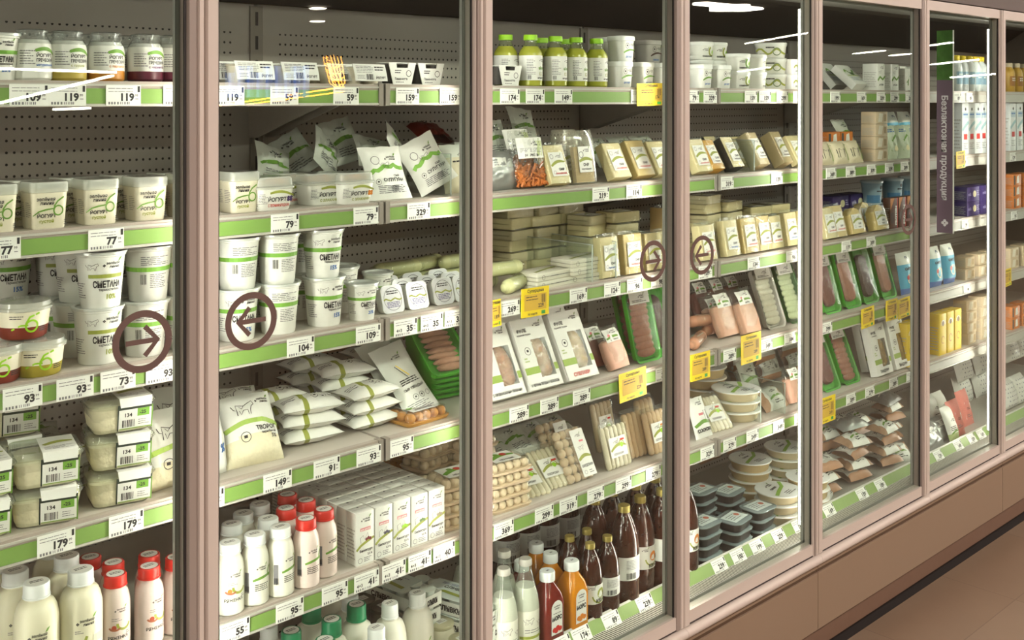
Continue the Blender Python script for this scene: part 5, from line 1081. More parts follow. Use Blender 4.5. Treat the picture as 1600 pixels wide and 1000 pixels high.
def divider():
    b = MB(); b.box(-.0012, .0012, -.0, .30, 0, .10, clear('#f4f8f6', 1.4, .02, 'acrylic', .04)); b.box(-.0016, .0016, -.002, .0, 0, .10, clear('#dfe9e4', 1.5, .05, 'acrylic_edge', .55, '#dfe6e0')); b.box(-.0016, .0016, 0, .30, .099, .1008, MATS['acrylic_edge']); proto('divider', 'acrylic_divider', 'divider', [('acrylic_divider', b, None)])
divider()
# ------------------------------------------------------------------ stocking the shelves
def on(k, kind, x, d, label, group=None, yaw=0, tilt=0, roll=0, dz=0.0):
    h = HS+d; return put(kind, (T(x, h), h, SHELF[k]+dz+.0005), yaw, tilt, roll, label, group)
import sys
CAPS, KR = [], {}
def capat(k, kind, x, y, H, label, group=None, yaw=0):
    t, h = PZ(x, y, SHELF[k]+H)
    r = KR.setdefault(kind, max(max(abs(v.co.x), abs(v.co.y)) for v in PROTO[kind][2][0][1].vertices))
    h = max(h, HS+r+.004 if k < 5 else HS+r+.006)
    t = T(x, h)
    while any(kk == k and (t-a)**2+(h-b)**2 < (r+q+.001)**2 for kk, a, b, q in CAPS): h += .003; t = T(x, h)
    if h > HB-r-.004: print('NO ROOM FOR', label, file=sys.stderr); return None
    CAPS.append((k, t, h, r))
    return put(kind, (t, h, SHELF[k]+.0005), yaw, 0, 0, label, group)
def row(k, kind, xs, d, desc, where, group, yaw=0, tilt=0, dz=0.0, jit=0.0, roll=0):
    """several of one kind across a shelf; each gets an ordinal from the left"""
    for i, x in enumerate(xs):
        kk = kind[i % len(kind)] if isinstance(kind, (list, tuple)) else kind
        lb = f'{ORD[i]+" " if len(xs) > 1 else ""}{desc}{" from left" if len(xs) > 1 else ""}, {where}'
        on(k, kk, x, d[i] if isinstance(d, (list, tuple)) else d, lb, group, yaw+random.uniform(-jit, jit), tilt, roll, dz[i] if isinstance(dz, (list, tuple)) else dz)
def stack(k, kind, x, d, n, th, desc, where, group, yaw=0, tilt=0, jit=4, first=0.0, top=False):
    for i in range(n):
        lv = 'only' if n == 1 else ('bottom' if i == 0 else 'top' if i == n-1 else f'{ORD[i]} from bottom')
        on(k, kind[i % len(kind)] if isinstance(kind, (list, tuple)) else kind, x, d, f'{lv} {desc}, {where}', group, yaw+random.uniform(-jit, jit), tilt, 0, first+th*i)
R = random.uniform
# ---- top shelf, doors 1-2
G = 'yogurt jars on the top shelf'
for kd, x, lb in (('jar_plain', 50, 'greek yogurt jar with blue subtitle, leftmost on top shelf, first door'), ('jar_apple', 105, 'greek yogurt jar second from left, olive fruit at base, first door'),
                  ('jar_orange', 165, 'greek yogurt jar with orange layer at base, top shelf, first door'), ('jar_berry', 227, 'greek yogurt jar with dark berry base, beside the orange one'),
                  ('jar_berry', 272, 'rightmost greek yogurt jar with dark berry base, by the door frame')): on(0, kd, x, .05, lb, G, yaw=R(-6, 6))
row(0, 'jar_plain', [78, 138, 198, 250], .13, 'greek yogurt jar in back row', 'top shelf, first door', G)
on(0, 'cup_small', -4, .05, 'white yogurt cup cut off at the left edge, top shelf', None)
row(0, 'pot_pack', [350, 395, 466, 536, 575], [.10, .045, .045, .07, .045], 'white sleeved yogurt multipack', 'top shelf, second door', 'multipacks on the top shelf')
row(0, 'pot_pack', [440, 510], .15, 'sleeved multipack in back row', 'top shelf, second door', 'multipacks on the top shelf')
row(0, 'panna', [628, 673], .05, 'white trapezoid dessert pack', 'top shelf, second door', 'dessert packs on the top shelf')
on(0, 'panna', 797, .035, 'white trapezoid dessert pack in front of the juice bottles, third door', 'dessert packs on the top shelf')
# top shelf door 3-4
row(0, 'juice', [790, 829, 868, 900, 932], [.10, .06, .06, .06, .06], 'aloe juice bottle with lime green cap', 'top shelf, third door', 'juice bottles on the top shelf')
row(0, 'juice', [846, 884], .14, 'aloe juice bottle in back row', 'top shelf, third door', 'juice bottles on the top shelf')
row(0, 'bucket', [967, 1001, 1034], .045, 'white lidded bucket in front row', 'top shelf, third door', 'white buckets on the top shelf')
on(0, 'bucket', 970, .06, 'white bucket stacked on the first front bucket, third door', 'white buckets on the top shelf', dz=.0725)
row(0, 'bucket', [946, 985], .14, 'white bucket in back row', 'top shelf, third door', 'white buckets on the top shelf'); row(0, 'bucket', [948], .14, 'white bucket stacked in back row', 'top shelf, third door', 'white buckets on the top shelf', dz=.0725)
row(0, 'bucket_dark', [1012, 1040], .20, 'upper grey bucket on back stack', 'top shelf, third door', 'grey buckets on the top shelf', dz=.0745); row(0, 'bucket_dark', [1012, 1040], .20, 'grey bucket at base of back stack', 'top shelf, third door', 'grey buckets on the top shelf')
row(0, 'bucket', [1093, 1123], .045, 'white lidded bucket in front row', 'top shelf, fourth door', 'white buckets on the top shelf')
row(0, 'rtub', [1092, 1114], .10, 'white round tub stacked behind front buckets', 'top shelf, fourth door', 'round tubs on the top shelf', dz=.09); row(0, 'rtub', [1092, 1114], .10, 'lower white round tub behind front buckets', 'top shelf, fourth door', 'round tubs on the top shelf', dz=.034)
stack(0, ['rtub', 'rtub_b'], 1150, .05, 2, .0555, 'round cream cheese tub of left stack', 'top shelf, fourth door', 'round tubs on the top shelf')
stack(0, ['rtub_b', 'rtub'], 1176, .055, 2, .0555, 'round cream cheese tub of right stack', 'top shelf, fourth door', 'round tubs on the top shelf', yaw=30)
stack(0, 'boxtub', 1204, .06, 3, .051, 'white rectangular tub of tall stack', 'top shelf, fourth door', 'rectangular tubs on the top shelf', yaw=-60)
stack(0, 'boxtub', 1237, .05, 2, .0505, 'white wave-printed tub of short stack', 'top shelf, fourth door', 'rectangular tubs on the top shelf', jit=1)
# top shelf door 5-7
on(0, 'leanbox', 1292, .20, 'white butter carton lying flat, top shelf, left in fifth door', 'butter cartons', tilt=-80, dz=.014)
on(0, 'leanbox', 1312, .14, 'left of two leaning white butter cartons, top shelf, fifth door', 'butter cartons', tilt=-40, yaw=10, dz=.012); on(0, 'leanbox', 1344, .05, 'right of two leaning white butter cartons, top shelf, fifth door', 'butter cartons', tilt=-48, yaw=10, dz=.012)
row(0, 'wbox', [1365, 1387], .04, 'white butter box standing upright', 'top shelf, fifth door', 'butter boxes'); on(0, 'wbox2', 1411, .04, 'wide white box with green curve, top shelf, fifth door'); row(0, 'wbox', [1400, 1420], .12, 'white butter box in back row', 'top shelf, fifth door', 'butter boxes')
row(0, 'yb', [1493, 1503, 1513, 1523, 1532], .05, 'silver drink bottle with yellow cap', 'top shelf, sixth door', 'yellow capped bottles')
row(0, 'ob', [1576, 1588, 1599], .05, 'amber drink bottle with pale cap', 'top shelf, seventh door', 'amber bottles'); row(0, 'pb', [1580, 1595], .13, 'pinkish drink bottle in back row', 'top shelf, seventh door', 'pinkish bottles')
# ---- second shelf
row(1, 'sqtub', [-12, 68, 149, 226, 292, 372], .05, 'square yogurt tub with green figure six', 'second shelf', 'square yogurt tubs on the second shelf'); row(1, 'sqtub', [30, 112, 190, 262], .125, 'square yogurt tub in back row', 'second shelf', 'square yogurt tubs on the second shelf')
on(1, 'rt_berry', 418, .05, 'rectangular berry yogurt tub, left of the pair, second shelf', 'rectangular yogurt tubs'); on(1, 'rt_berry', 448, .13, 'rectangular berry yogurt tub, right and behind in the pair', 'rectangular yogurt tubs')
on(1, 'rt_cereal', 497, .075, 'rectangular cereal yogurt tub beside the berry tubs, second shelf', 'rectangular yogurt tubs'); on(1, 'rt_cereal', 546, .05, 'rectangular cereal yogurt tub beside the suluguni cheese packs', 'rectangular yogurt tubs')
G = 'white cheese packs on the second shelf'
on(1, 'sulu', 612, .05, 'left upright suluguni cheese pack with green band, second shelf', G, tilt=-24, roll=0); on(1, 'sulu2', 688, .05, 'right tilted suluguni cheese pack with green band, second shelf', G, tilt=-24, roll=-22, dz=.022)
on(1, 'sulu2', 620, .13, 'cheese pack lying tilted behind the left suluguni pack', G, tilt=-50, roll=60, dz=.085)
for i, (x, d, dz, tl, ro, lb) in enumerate([(430, .22, .03, -38, 22, 'greenish cheese pack leaning far left behind yogurt tubs'), (482, .33, .05, -35, -30, 'greenish cheese pack leaning behind the cereal yogurt tub'), (508, .20, .06, -30, 40, 'greyish cheese pack with barcode standing tilted on the pile'), (552, .28, .075, -30, -12, 'cheese pack with pointed corner at top of the pile'), (590, .17, .06, -50, 14, 'cheese pack in the middle of the pile behind suluguni')]):
    on(1, 'filmpack', x, d, lb, G, tilt=tl, roll=ro, dz=dz, yaw=R(-15, 15))
on(1, 'filmpack', 500, .19, 'film cheese pack lying flat beneath the pile, left', G, tilt=-80, dz=.02, yaw=20); on(1, 'filmpack', 570, .19, 'film cheese pack lying flat beneath the pile, right', G, tilt=-80, dz=.02, yaw=-10)
on(1, 'redbag', 690, .32, 'dark red cured meat bag on the back stack, second door', 'cured meat bags', tilt=-62, dz=.105, roll=6); on(1, 'redbag', 705, .32, 'lower dark red cured meat bag, second door', 'cured meat bags', tilt=-70, dz=.05, roll=-6)
on(1, 'dumpbag', 720, .075, 'cream pasta bag beside the frame, second shelf, second door', tilt=-12); on(1, 'dumpbag', 742, .20, 'cream pasta bag half hidden by the door frame, second shelf', tilt=-12)
on(1, 'divider', 704, .02, 'clear acrylic divider beside the pasta bag, second door', 'acrylic dividers')
# door 3
on(1, 'silverbag', 778, .06, 'silver and white pack at the left, second shelf, third door', tilt=-15, yaw=5); on(1, 'filmpack', 785, .14, 'cheese pack piled behind the silver pack, third door', tilt=-30, dz=.07)
on(1, 'carrot', 826, .06, 'orange shredded carrot salad bag, second shelf, third door', 'salad bags', tilt=-8); on(1, 'carrot', 812, .12, 'second carrot salad bag behind the front one', 'salad bags', tilt=-16, dz=.02)
on(1, 'filmpack', 826, .17, 'white labelled pack on top of the carrot bags', tilt=-28, dz=.10, roll=8)
on(1, 'ch_pale', 866, .05, 'white labelled cheese block between carrot bag and sliced cheese', 'cheese blocks second shelf', tilt=-20); on(1, 'ch_sliced', 910, .06, 'tall beige sliced cheese pack in clear tray, front one', 'sliced cheese packs', tilt=-8); on(1, 'ch_sliced', 886, .15, 'tall beige sliced cheese pack behind the front one', 'sliced cheese packs', tilt=-8)
row(1, ['ch_pale', 'ch_red', 'ch_pale'], [963, 1000, 1031], .05, 'leaning pale cheese block with green swoosh', 'second shelf, third door', 'cheese blocks second shelf', tilt=-28)
row(1, 'filmpack', [955, 995, 1030], .17, 'film cheese pack behind leaning blocks', 'second shelf, third door', 'film packs second shelf', tilt=-45, dz=.03)
# door 4
for kd, x, lb in (('ch_yellow', 1112, 'yellow cheddar block leaning at the left, second shelf, fourth door'), ('ch_dark', 1141, 'cheese block with black rind sides, second shelf, fourth door'), ('ch_beige', 1180, 'beige leaning cheese block beside the black-sided one'), ('ch_beige', 1217, 'tall beige leaning cheese block with round label, fourth door'), ('ch_pale', 1247, 'pale cheese block at the right end, second shelf, fourth door')):
    on(1, kd, x, .05, lb, 'cheese blocks second shelf', tilt=-30)
on(1, 'ch_dark', 1118, .14, 'black-sided cheese block behind the yellow one, fourth door', 'cheese blocks second shelf', tilt=-34); on(1, 'ch_pale', 1160, .15, 'pale cheese block behind the leaning row, fourth door', 'cheese blocks second shelf', tilt=-34); on(1, 'ch_pale', 1092, .05, 'white labelled cheese block at door frame, second shelf, fourth door', 'cheese blocks second shelf', tilt=-25)
on(1, 'divider', 1178, .02, 'clear acrylic divider among the leaning cheese blocks, fourth door', 'acrylic dividers')
# door 5
row(1, 'blackw', [1292, 1316, 1338], .04, 'cream pack with black brush drawing', 'second shelf, fifth door', 'brush drawing packs', tilt=-22); row(1, 'obox', [1292, 1312], .13, 'orange box behind brush drawing packs', 'second shelf, fifth door', 'orange boxes', dz=.06); on(1, 'filmpack', 1330, .10, 'white card pack standing above the brush drawing packs', tilt=-30, dz=.05)
stack(1, 'beige', 1366, .06, 4, .046, 'pale boxed cheese of the stack', 'second shelf, fifth door', 'pale boxes', jit=3)
row(1, 'greenbag', [1394, 1412, 1428], .06, 'green printed snack bag', 'second shelf, fifth door', 'green bags', tilt=-10); row(1, 'bluebag', [1398, 1420], .16, 'blue snack bag in back row', 'second shelf, fifth door', 'blue bags', tilt=-10, dz=.02)
row(1, 'mcart', [1497, 1507, 1517, 1526, 1535], .05, 'white milk carton with red square', 'second shelf, sixth door', 'milk cartons'); row(1, 'mcart', [1572, 1583], .05, 'white milk carton with red square', 'second shelf, seventh door', 'milk cartons'); on(1, 'bucket', 1597, .05, 'white round-cornered tub at the right edge, second shelf, seventh door')
# ---- third shelf
G = 'sour cream cups on the third shelf'; CUPH = .1035
def cups(lst, d, where):
    n = {}
    for kd, x, lv, lb in lst: on(2, kd, x, d, lb, G, dz=CUPH*lv, yaw=R(-5, 5))
cups([('cup10', 153, 0, 'lower olive-banded sour cream cup standing alone in front, first door'), ('cup15b', 226, 0, 'lower green-banded sour cream cup behind the right arrow ring'), ('cup15', 291, 0, 'lower sour cream cup beside the first door frame'),
      ('cup15b', 231, 1, 'upper green-banded sour cream cup with printed text, first door'), ('cup15b', 291, 1, 'upper sour cream cup beside the first door frame')], .065, '')
cups([('cup10', 157, 1, 'upper olive-banded sour cream cup, foremost of its file')], .055, '')
cups([('cup10', 123, 1, 'upper olive-banded sour cream cup just behind the foremost one'), ('cup15b', 119, 0, 'lower sour cream cup behind the olive-banded front one')], .15, '')
cups([('cup10', 90, 1, 'upper olive-banded sour cream cup, third in its file'), ('cup15b', 86, 0, 'lower sour cream cup, third in its file')], .245, '')
row(2, 'cup15', [10, 190, 262], [.25, .18, .18], 'sour cream cup in back row', 'third shelf, first door', G); row(2, 'cup15', [12, 190, 262], [.25, .18, .18], 'upper sour cream cup in back row', 'third shelf, first door', G, dz=CUPH)
G2 = 'clear dessert cups on the third shelf'
on(2, 'dc_fruit', 58, .052, 'clear dessert cup with green figure six and yellow base', G2); on(2, 'dc_red', -8, .052, 'clear dessert cup with red base cut by the left edge', G2); on(2, 'dc_red', 36, .062, 'clear dessert cup with red base on top of the yellow one', G2, dz=.068)
cups([('cup15b', 371, 1, 'upper green-banded cup at left, second door'), ('cup15b', 434, 1, 'upper green-banded cup in the middle, second door'), ('cup15', 504, 1, 'upper green-banded cup with cow at right, second door'), ('cup15', 370, 0, 'lower cup behind the left arrow ring, second door'), ('cup15b', 435, 0, 'lower green-banded cup in the middle, second door'), ('cup15', 506, 0, 'lower green-banded cup at right, second door')], .058, '')
row(2, 'cup15b', [400, 468, 530], .155, 'sour cream cup in back row', 'third shelf, second door', G); row(2, 'cup15b', [395, 462], .155, 'upper sour cream cup in back row', 'third shelf, second door', G, dz=CUPH)
on(2, 'cup_small', 565, .045, 'small short sour cream cup beside the foil tubs', G); on(2, 'cup_small', 590, .14, 'small sour cream cup behind the short front one', G)
row(2, 'cheesetray', [617, 656, 696, 728], .045, 'small foil-faced cheese tub leaning back', 'third shelf, second door', 'foil-faced cheese tubs', tilt=-16); row(2, 'cheesetray', [598, 634, 672, 710], .10, 'foil-faced cheese tub in second row', 'third shelf, second door', 'foil-faced cheese tubs', tilt=-16); row(2, 'cheesetray', [612, 650, 690], .155, 'foil-faced cheese tub in third row', 'third shelf, second door', 'foil-faced cheese tubs', tilt=-16)
for x, d, dz, yw, lb in [(610, .27, .0, 8, 'pale green cheese roll at lower left of the pile'), (655, .28, .0, -6, 'pale green cheese roll at lower middle of the pile'), (700, .27, .0, 4, 'pale green cheese roll at lower right of the pile'), (622, .28, .036, -10, 'pale green cheese roll on top at left'), (665, .29, .038, 10, 'pale green cheese roll on top in the middle'), (720, .27, .038, -4, 'pale green cheese roll on top at right')]: on(2, 'roll', x, d, lb, 'cheese rolls on the third shelf', yaw=yw, dz=dz)
# door 3
row(2, 'roll', [758, 808], [.11, .06], 'pale cheese roll by the yellow tag', 'third shelf, third door', 'cheese rolls on the third shelf', yaw=20, dz=0); on(2, 'roll', 782, .09, 'pale cheese roll on top of the pair by yellow tag', 'cheese rolls on the third shelf', yaw=-10, dz=.036)
stack(2, 'flatbox', 850, .075, 2, .021, 'flat white cheese box of the left front stack', 'third shelf, third door', 'flat cheese boxes', jit=6); stack(2, 'flatbox', 905, .075, 3, .021, 'flat white cheese box of the right front stack', 'third shelf, third door', 'flat cheese boxes', jit=6)
for j, x in enumerate([800, 840, 880]): stack(2, ['blk', 'blk2'], x, .30, 6, .031, f'pale cheese block of {ORD[j]} back pile', 'third shelf, third door', 'piled cheese blocks', yaw=6, jit=10)
stack(2, ['blk2', 'blk'], 918, .22, 5, .031, 'pale cheese block of fourth back pile', 'third shelf, third door', 'piled cheese blocks', yaw=10); stack(2, ['blk', 'blk2'], 965, .19, 5, .0315, 'cheese block piled behind the labelled fronts', 'third shelf, third door', 'piled cheese blocks', yaw=-5, first=.0)
row(2, ['ch_blue', 'ch_red', 'ch_pale', 'ch_pale'], [944, 980, 1012, 1040], .045, 'upright cheese block with printed label', 'third shelf, third door', 'upright cheese blocks', tilt=-6)
stack(2, 'ch_big', 1032, .22, 2, .076, 'large tan cheese slab', 'third shelf, third door', 'tan cheese slabs', jit=3)
row(2, 'divider', [925, 962, 1042], .015, 'clear acrylic divider', 'third shelf, third door', 'acrylic dividers')
# door 4
row(2, ['ch_pale', 'ch_blue', 'ch_red', 'ch_red', 'ch_pale', 'ch_blue', 'ch_red'], [1098, 1136, 1164, 1186, 1204, 1230, 1251], .045, 'upright cheese block with printed label', 'third shelf, fourth door', 'upright cheese blocks', tilt=-10)
for j, x in enumerate([1098, 1132]): stack(2, ['blk', 'blk2'], x, .17, 6 if j == 0 else 5, .031, f'pale cheese block of {ORD[j]} pile', 'third shelf, fourth door', 'piled cheese blocks', yaw=8)
for j, x in enumerate([1175, 1205, 1235]): stack(2, ['blk2', 'blk'], x, .19, 4-(j > 1), .031, f'pale cheese block of {ORD[j+2]} pile', 'third shelf, fourth door', 'piled cheese blocks', yaw=-6)
# door 5
row(2, ['ch_pale', 'ch_red'], [1290, 1304], .045, 'white labelled cheese block', 'third shelf, fifth door', 'upright cheese blocks', tilt=-14); row(2, 'ch_wedge', [1330, 1367], .05, 'yellow cheese wedge with white label', 'third shelf, fifth door', 'cheese wedges', tilt=-16); on(2, 'ch_wedge', 1348, .13, 'dark shaded cheese wedge between the two front wedges', 'cheese wedges', tilt=-20)
row(2, 'prot', [1391, 1404, 1417, 1430], .05, 'brown protein pudding carton', 'third shelf, fifth door', 'brown cartons'); row(2, 'bluecup', [1362, 1394, 1420], .16, 'blue yogurt cup stacked behind', 'third shelf, fifth door', 'blue cups', dz=.0865); row(2, 'bluecup', [1362, 1394, 1420], .16, 'lower blue yogurt cup', 'third shelf, fifth door', 'blue cups'); row(2, 'purple', [1300, 1328], .22, 'dark purple box in back row', 'third shelf, fifth door', 'purple boxes', dz=.062); row(2, 'purple', [1300, 1328], .22, 'lower dark purple box in back row', 'third shelf, fifth door', 'purple boxes')
stack(2, 'purple', 1507, .06, 2, .061, 'purple carton of left stack', 'third shelf, sixth door', 'purple boxes', jit=1); stack(2, 'purple', 1530, .06, 2, .061, 'purple carton of right stack', 'third shelf, sixth door', 'purple boxes', jit=1)
stack(2, 'obox', 1579, .05, 3, .051, 'orange box of left stack', 'third shelf, seventh door', 'orange boxes', jit=2); stack(2, 'obox', 1596, .05, 3, .051, 'orange box of right stack', 'third shelf, seventh door', 'orange boxes', jit=2)
# ---- fourth shelf
G = 'clear cottage cheese tubs'
for x, d, n, wh in ((70, .062, 2, 'left front stack'), (184, .064, 3, 'right front stack')): stack(3, 'clrtub', x, d, n, .0675, f'clear cottage cheese tub with sale sticker', f'{wh}, fourth shelf', G, yaw=-14, jit=5)
stack(3, 'clrtub', -40, .075, 2, .0675, 'clear cottage cheese tub at left picture edge', 'fourth shelf', G, yaw=-10); stack(3, 'clrtub', 10, .18, 3, .0675, 'clear cottage cheese tub of back stack at left', 'fourth shelf', G, yaw=-10); on(3, 'clrtub', 100, .20, 'clear cottage cheese tub in the back between the stacks', G, yaw=8)
stack(3, 'filmpack', 60, .27, 4, .024, 'grey film pack of back pile', 'fourth shelf, first door', 'film packs fourth shelf', tilt=-86, jit=14)
row(3, 'cup15b', [168, 240], .20, 'white printed cup behind the tub stack', 'fourth shelf, first door', None, dz=.0)
on(3, 'curdbag', 268, .055, 'white cottage cheese bag with cow, right of the tubs, first door', 'cottage cheese bags', tilt=-10, yaw=6); on(3, 'curdbag', 272, .20, 'cottage cheese bag behind the front one, first door', 'cottage cheese bags', tilt=-10, yaw=-8)
on(3, 'curdbag_blue', 322, .05, 'white bag with blue percent sign beside the frame', None, tilt=-12, yaw=8); on(3, 'curdbag', 400, .055, 'white cottage cheese bag with cow and fat content, second door', 'cottage cheese bags', tilt=-34, yaw=-6); on(3, 'curdbag', 375, .16, 'crumpled cottage cheese bag behind the front one, second door', 'cottage cheese bags', tilt=-50, yaw=-14, dz=.01)
G = 'white cottage cheese packs'
for j, (x, d, n, yw) in enumerate([(493, .07, 3, -10), (592, .07, 3, 2), (548, .165, 4, -5), (445, .17, 3, 6), (500, .265, 4, -4), (596, .265, 5, 4)]):
    stack(3, ['brick1', 'brick2'], x, d, n, .032, f'white curd pack of {ORD[j]} pile, green strip', 'fourth shelf, second door', G, yaw=yw, tilt=-88, jit=5, first=.018)
row(3, 'smoked', [480, 545, 610], .42, 'brown wrapped meat pack at the back', 'fourth shelf, second door', 'back meat packs', tilt=-70, dz=.10)
on(3, 'stickpack', 640, .125, 'grey cheese stick pouch leaning, rear of the pair', 'cheese stick pouches', tilt=-40, roll=-10, dz=.012); on(3, 'stickpack', 664, .06, 'grey cheese stick pouch leaning, front of the pair', 'cheese stick pouches', tilt=-38, roll=-12, dz=.012); on(3, 'nuggets', 652, .075, 'orange-brown pack tucked under the stick pouches', None, yaw=4)
ta = math.radians(50)
for i in range(5): on(3, 'mt_green' if i == 4 else 'mt_low', 712, .075+.024*(4-i)*math.cos(ta), f'{["bottom", "second from bottom", "middle", "second from top", "top"][i]} green tray of sliced meat in the leaning stack, second door', 'green meat trays in the stack', tilt=-50, yaw=-6, dz=.014+.024*i*math.sin(ta))
# door 3 fillet boxes
G = 'fillet boxes on the fourth shelf'
on(3, 'fil_a', 786, .05, 'white fillet box with window, leftmost of three, third door', G, tilt=-27); on(3, 'fil_b', 845, .05, 'white fillet box with window, middle of three, third door', G, tilt=-27); on(3, 'fil_c', 902, .05, 'white fillet box with red lettering, rightmost of three', G, tilt=-27)
row(3, 'fil_b', [824, 880], .115, 'white fillet box in second row', 'fourth shelf, third door', G, tilt=-27)
on(3, 'ham_dark', 938, .10, 'dark meat pack behind the pink ham, third door', 'ham packs', tilt=-25); on(3, 'ham', 968, .05, 'pink ham pack with white label beside fillet boxes', 'ham packs', tilt=-24, roll=-4)
on(3, 'mt_slice', 1016, .05, 'bright green tray of sliced meat, third door', 'green trays of meat', tilt=-14); on(3, 'mt_dark', 1042, .06, 'green tray with dark meat by the frame, third door', 'green trays of meat', tilt=-18); on(3, 'mt_slice', 1000, .13, 'green tray of sliced meat behind the front one, third door', 'green trays of meat', tilt=-16)
# door 4
row(3, 'roll_meat', [1092, 1112], [.07, .16], 'pink sausage roll', 'fourth shelf, fourth door', 'sausage rolls', yaw=20); on(3, 'roll_meat', 1102, .13, 'pink sausage roll on top of the other two, fourth door', 'sausage rolls', dz=.037, yaw=-14)
row(3, 'ham_dark', [1100, 1126, 1150], .20, 'brown ham pack in back row', 'fourth shelf, fourth door', 'ham packs', tilt=-20, dz=.04); row(3, 'ham_big', [1140, 1174], [.08, .06], 'large pink ham pack', 'fourth shelf, fourth door', 'ham packs', tilt=-22); on(3, 'ham', 1122, .13, 'pink ham pack behind the large ones, fourth door', 'ham packs', tilt=-22)
on(3, 'mt_silver', 1216, .05, 'silver tray of sliced fish, fourth shelf, fourth door', None, tilt=-20); on(3, 'mt_pale', 1250, .05, 'dark green tray of pale slices beside the light tube', 'green trays of meat', tilt=-20)
# door 5
for kd, x, lb in (('mt_red', 1304, 'green tray with dark red meat, leftmost, fourth shelf, fifth door'), ('mt_mince', 1336, 'green tray with pink minced meat, fourth shelf, fifth door'), ('mt_dark', 1364, 'green tray with dark sausage beside the minced meat'), ('mt_mince', 1392, 'green tray with brown-pink meat, rightmost, fifth door')): on(3, kd, x, .05, lb, 'green trays of meat', tilt=-16)
row(3, 'mt_dark', [1288, 1318, 1348, 1376], .12, 'green meat tray in second row', 'fourth shelf, fifth door', 'green trays of meat', tilt=-16)
row(3, 'bluebag', [1418, 1432], .05, 'light blue cheese bag', 'fourth shelf, fifth door', 'blue bags', tilt=-10); row(3, 'bluebag', [1462, 1483], .05, 'light blue cheese bag with red fruit', 'fourth shelf, sixth door', 'blue bags', tilt=-6)
row(3, 'beige', [1505, 1526, 1545], .06, 'pale package at base', 'fourth shelf, sixth door', 'pale boxes'); row(3, 'beige', [1505, 1526, 1545], .07, 'pale package on top', 'fourth shelf, sixth door', 'pale boxes', dz=.046); row(3, 'beige', [1575, 1594], .05, 'pale boxed package at base', 'fourth shelf, seventh door', 'pale boxes'); row(3, 'beige', [1575, 1594], .05, 'pale boxed package on top', 'fourth shelf, seventh door', 'pale boxes', dz=.046)
# ---- fifth shelf
G = 'milk bottles on the fifth shelf'
def caps(lst, k, H, group):
    for kd, x, y, lb in lst: capat(k, kd, x, y, H, lb, group, yaw=R(-8, 8))
caps([('bt_big', 57, 909, 'cream milk bottle with white cap, front left, first door'), ('bt_big', 126, 890, 'cream milk bottle with white cap, front right, first door'), ('bt_big', 24, 899, 'milk bottle with white cap behind, far left, first door'), ('bt_big', 104, 877, 'milk bottle with white cap, behind the front right one'), ('bt_big', -14, 930, 'milk bottle cut by the left picture edge'), ('bt_big', 82, 873, 'milk bottle with white cap at the very back, first door')], 4, .171, G)
caps([('bt_red', 180, 902, 'small red-capped bottle, front of the left pair, first door'), ('bt_red', 233, 884, 'small red-capped bottle, front of the right pair, first door'), ('bt_red', 275, 872, 'small red-capped bottle nearest the frame, first door'), ('bt_red', 177, 889, 'small red-capped bottle, rear of the left pair, first door'), ('bt_red', 233, 872, 'small red-capped bottle, rear of the right pair, first door'), ('bt_red', 141, 876, 'small red-capped bottle behind the cream milk bottle')], 4, .1415, G)
caps([('bt_white', 359, 847, 'small white-capped bottle with fruit label, front left, second door'), ('bt_white2', 398, 836, 'small white-capped bottle, second of front three, second door'), ('bt_white2', 438, 826, 'small white-capped bottle, third of front three, second door'), ('bt_white', 362, 818, 'small white-capped bottle, back left, second door'), ('bt_white', 380, 827, 'small white-capped bottle between first two of front row'), ('bt_white', 406, 806, 'small white-capped bottle, furthest back, second door'), ('bt_white2', 419, 816, 'small white-capped bottle between last two of front row')], 4, .138, G)
caps([('bt_pink', 478, 811, 'pink drink bottle with red cap, front left of five'), ('bt_pink', 506, 799, 'pink drink bottle with red cap, front right of five'), ('bt_pink', 447, 805, 'pink drink bottle with red cap, second row left'), ('bt_pink', 478, 795, 'pink drink bottle with red cap, second row right'), ('bt_pink', 449, 789, 'pink drink bottle with red cap, at the very back')], 4, .140, G)
G = 'milk cartons on the fifth shelf'; tx = T(563, HS+.045)
for j in range(8):
    for i in range(5):
        put('tetra%d' % i, (tx+i*.0515, HS+.045+j*.0385, SHELF[4]+.0005), 0, 0, 0, f'small white milk carton, {["front", "second", "third", "fourth", "fifth", "sixth", "seventh", "back"][j]} row, {ORD[i]} from the left', G)
for i, x in enumerate([445, 485]): on(4, 'tetra%d' % i, x, .36, f'{ORD[i]} of two separate milk cartons behind the red caps', G)
on(4, 'tetra2', 500, .22, 'milk carton just behind the pink bottles, fifth shelf', G)
stack(4, 'lumptray', 712, .07, 4, .031, 'tray of round sausages right of the cartons', 'fifth shelf, second door', 'sausage trays', yaw=-4); stack(4, 'lumptray', 784, .07, 4, .031, 'tray of round sausages behind the frame', 'fifth shelf, third door', 'sausage trays', yaw=-4); stack(4, 'lumptray', 735, .18, 5, .031, 'tray of round sausages in second row', 'fifth shelf, second door', 'sausage trays', yaw=6)
stack(4, 'nuggets', 640, .32, 5, .031, 'orange nugget tray of back pile', 'fifth shelf, second door', 'nugget trays', yaw=-4); stack(4, 'lumptray', 670, .22, 5, .031, 'sausage tray piled behind the cartons', 'fifth shelf, second door', 'sausage trays', yaw=8)
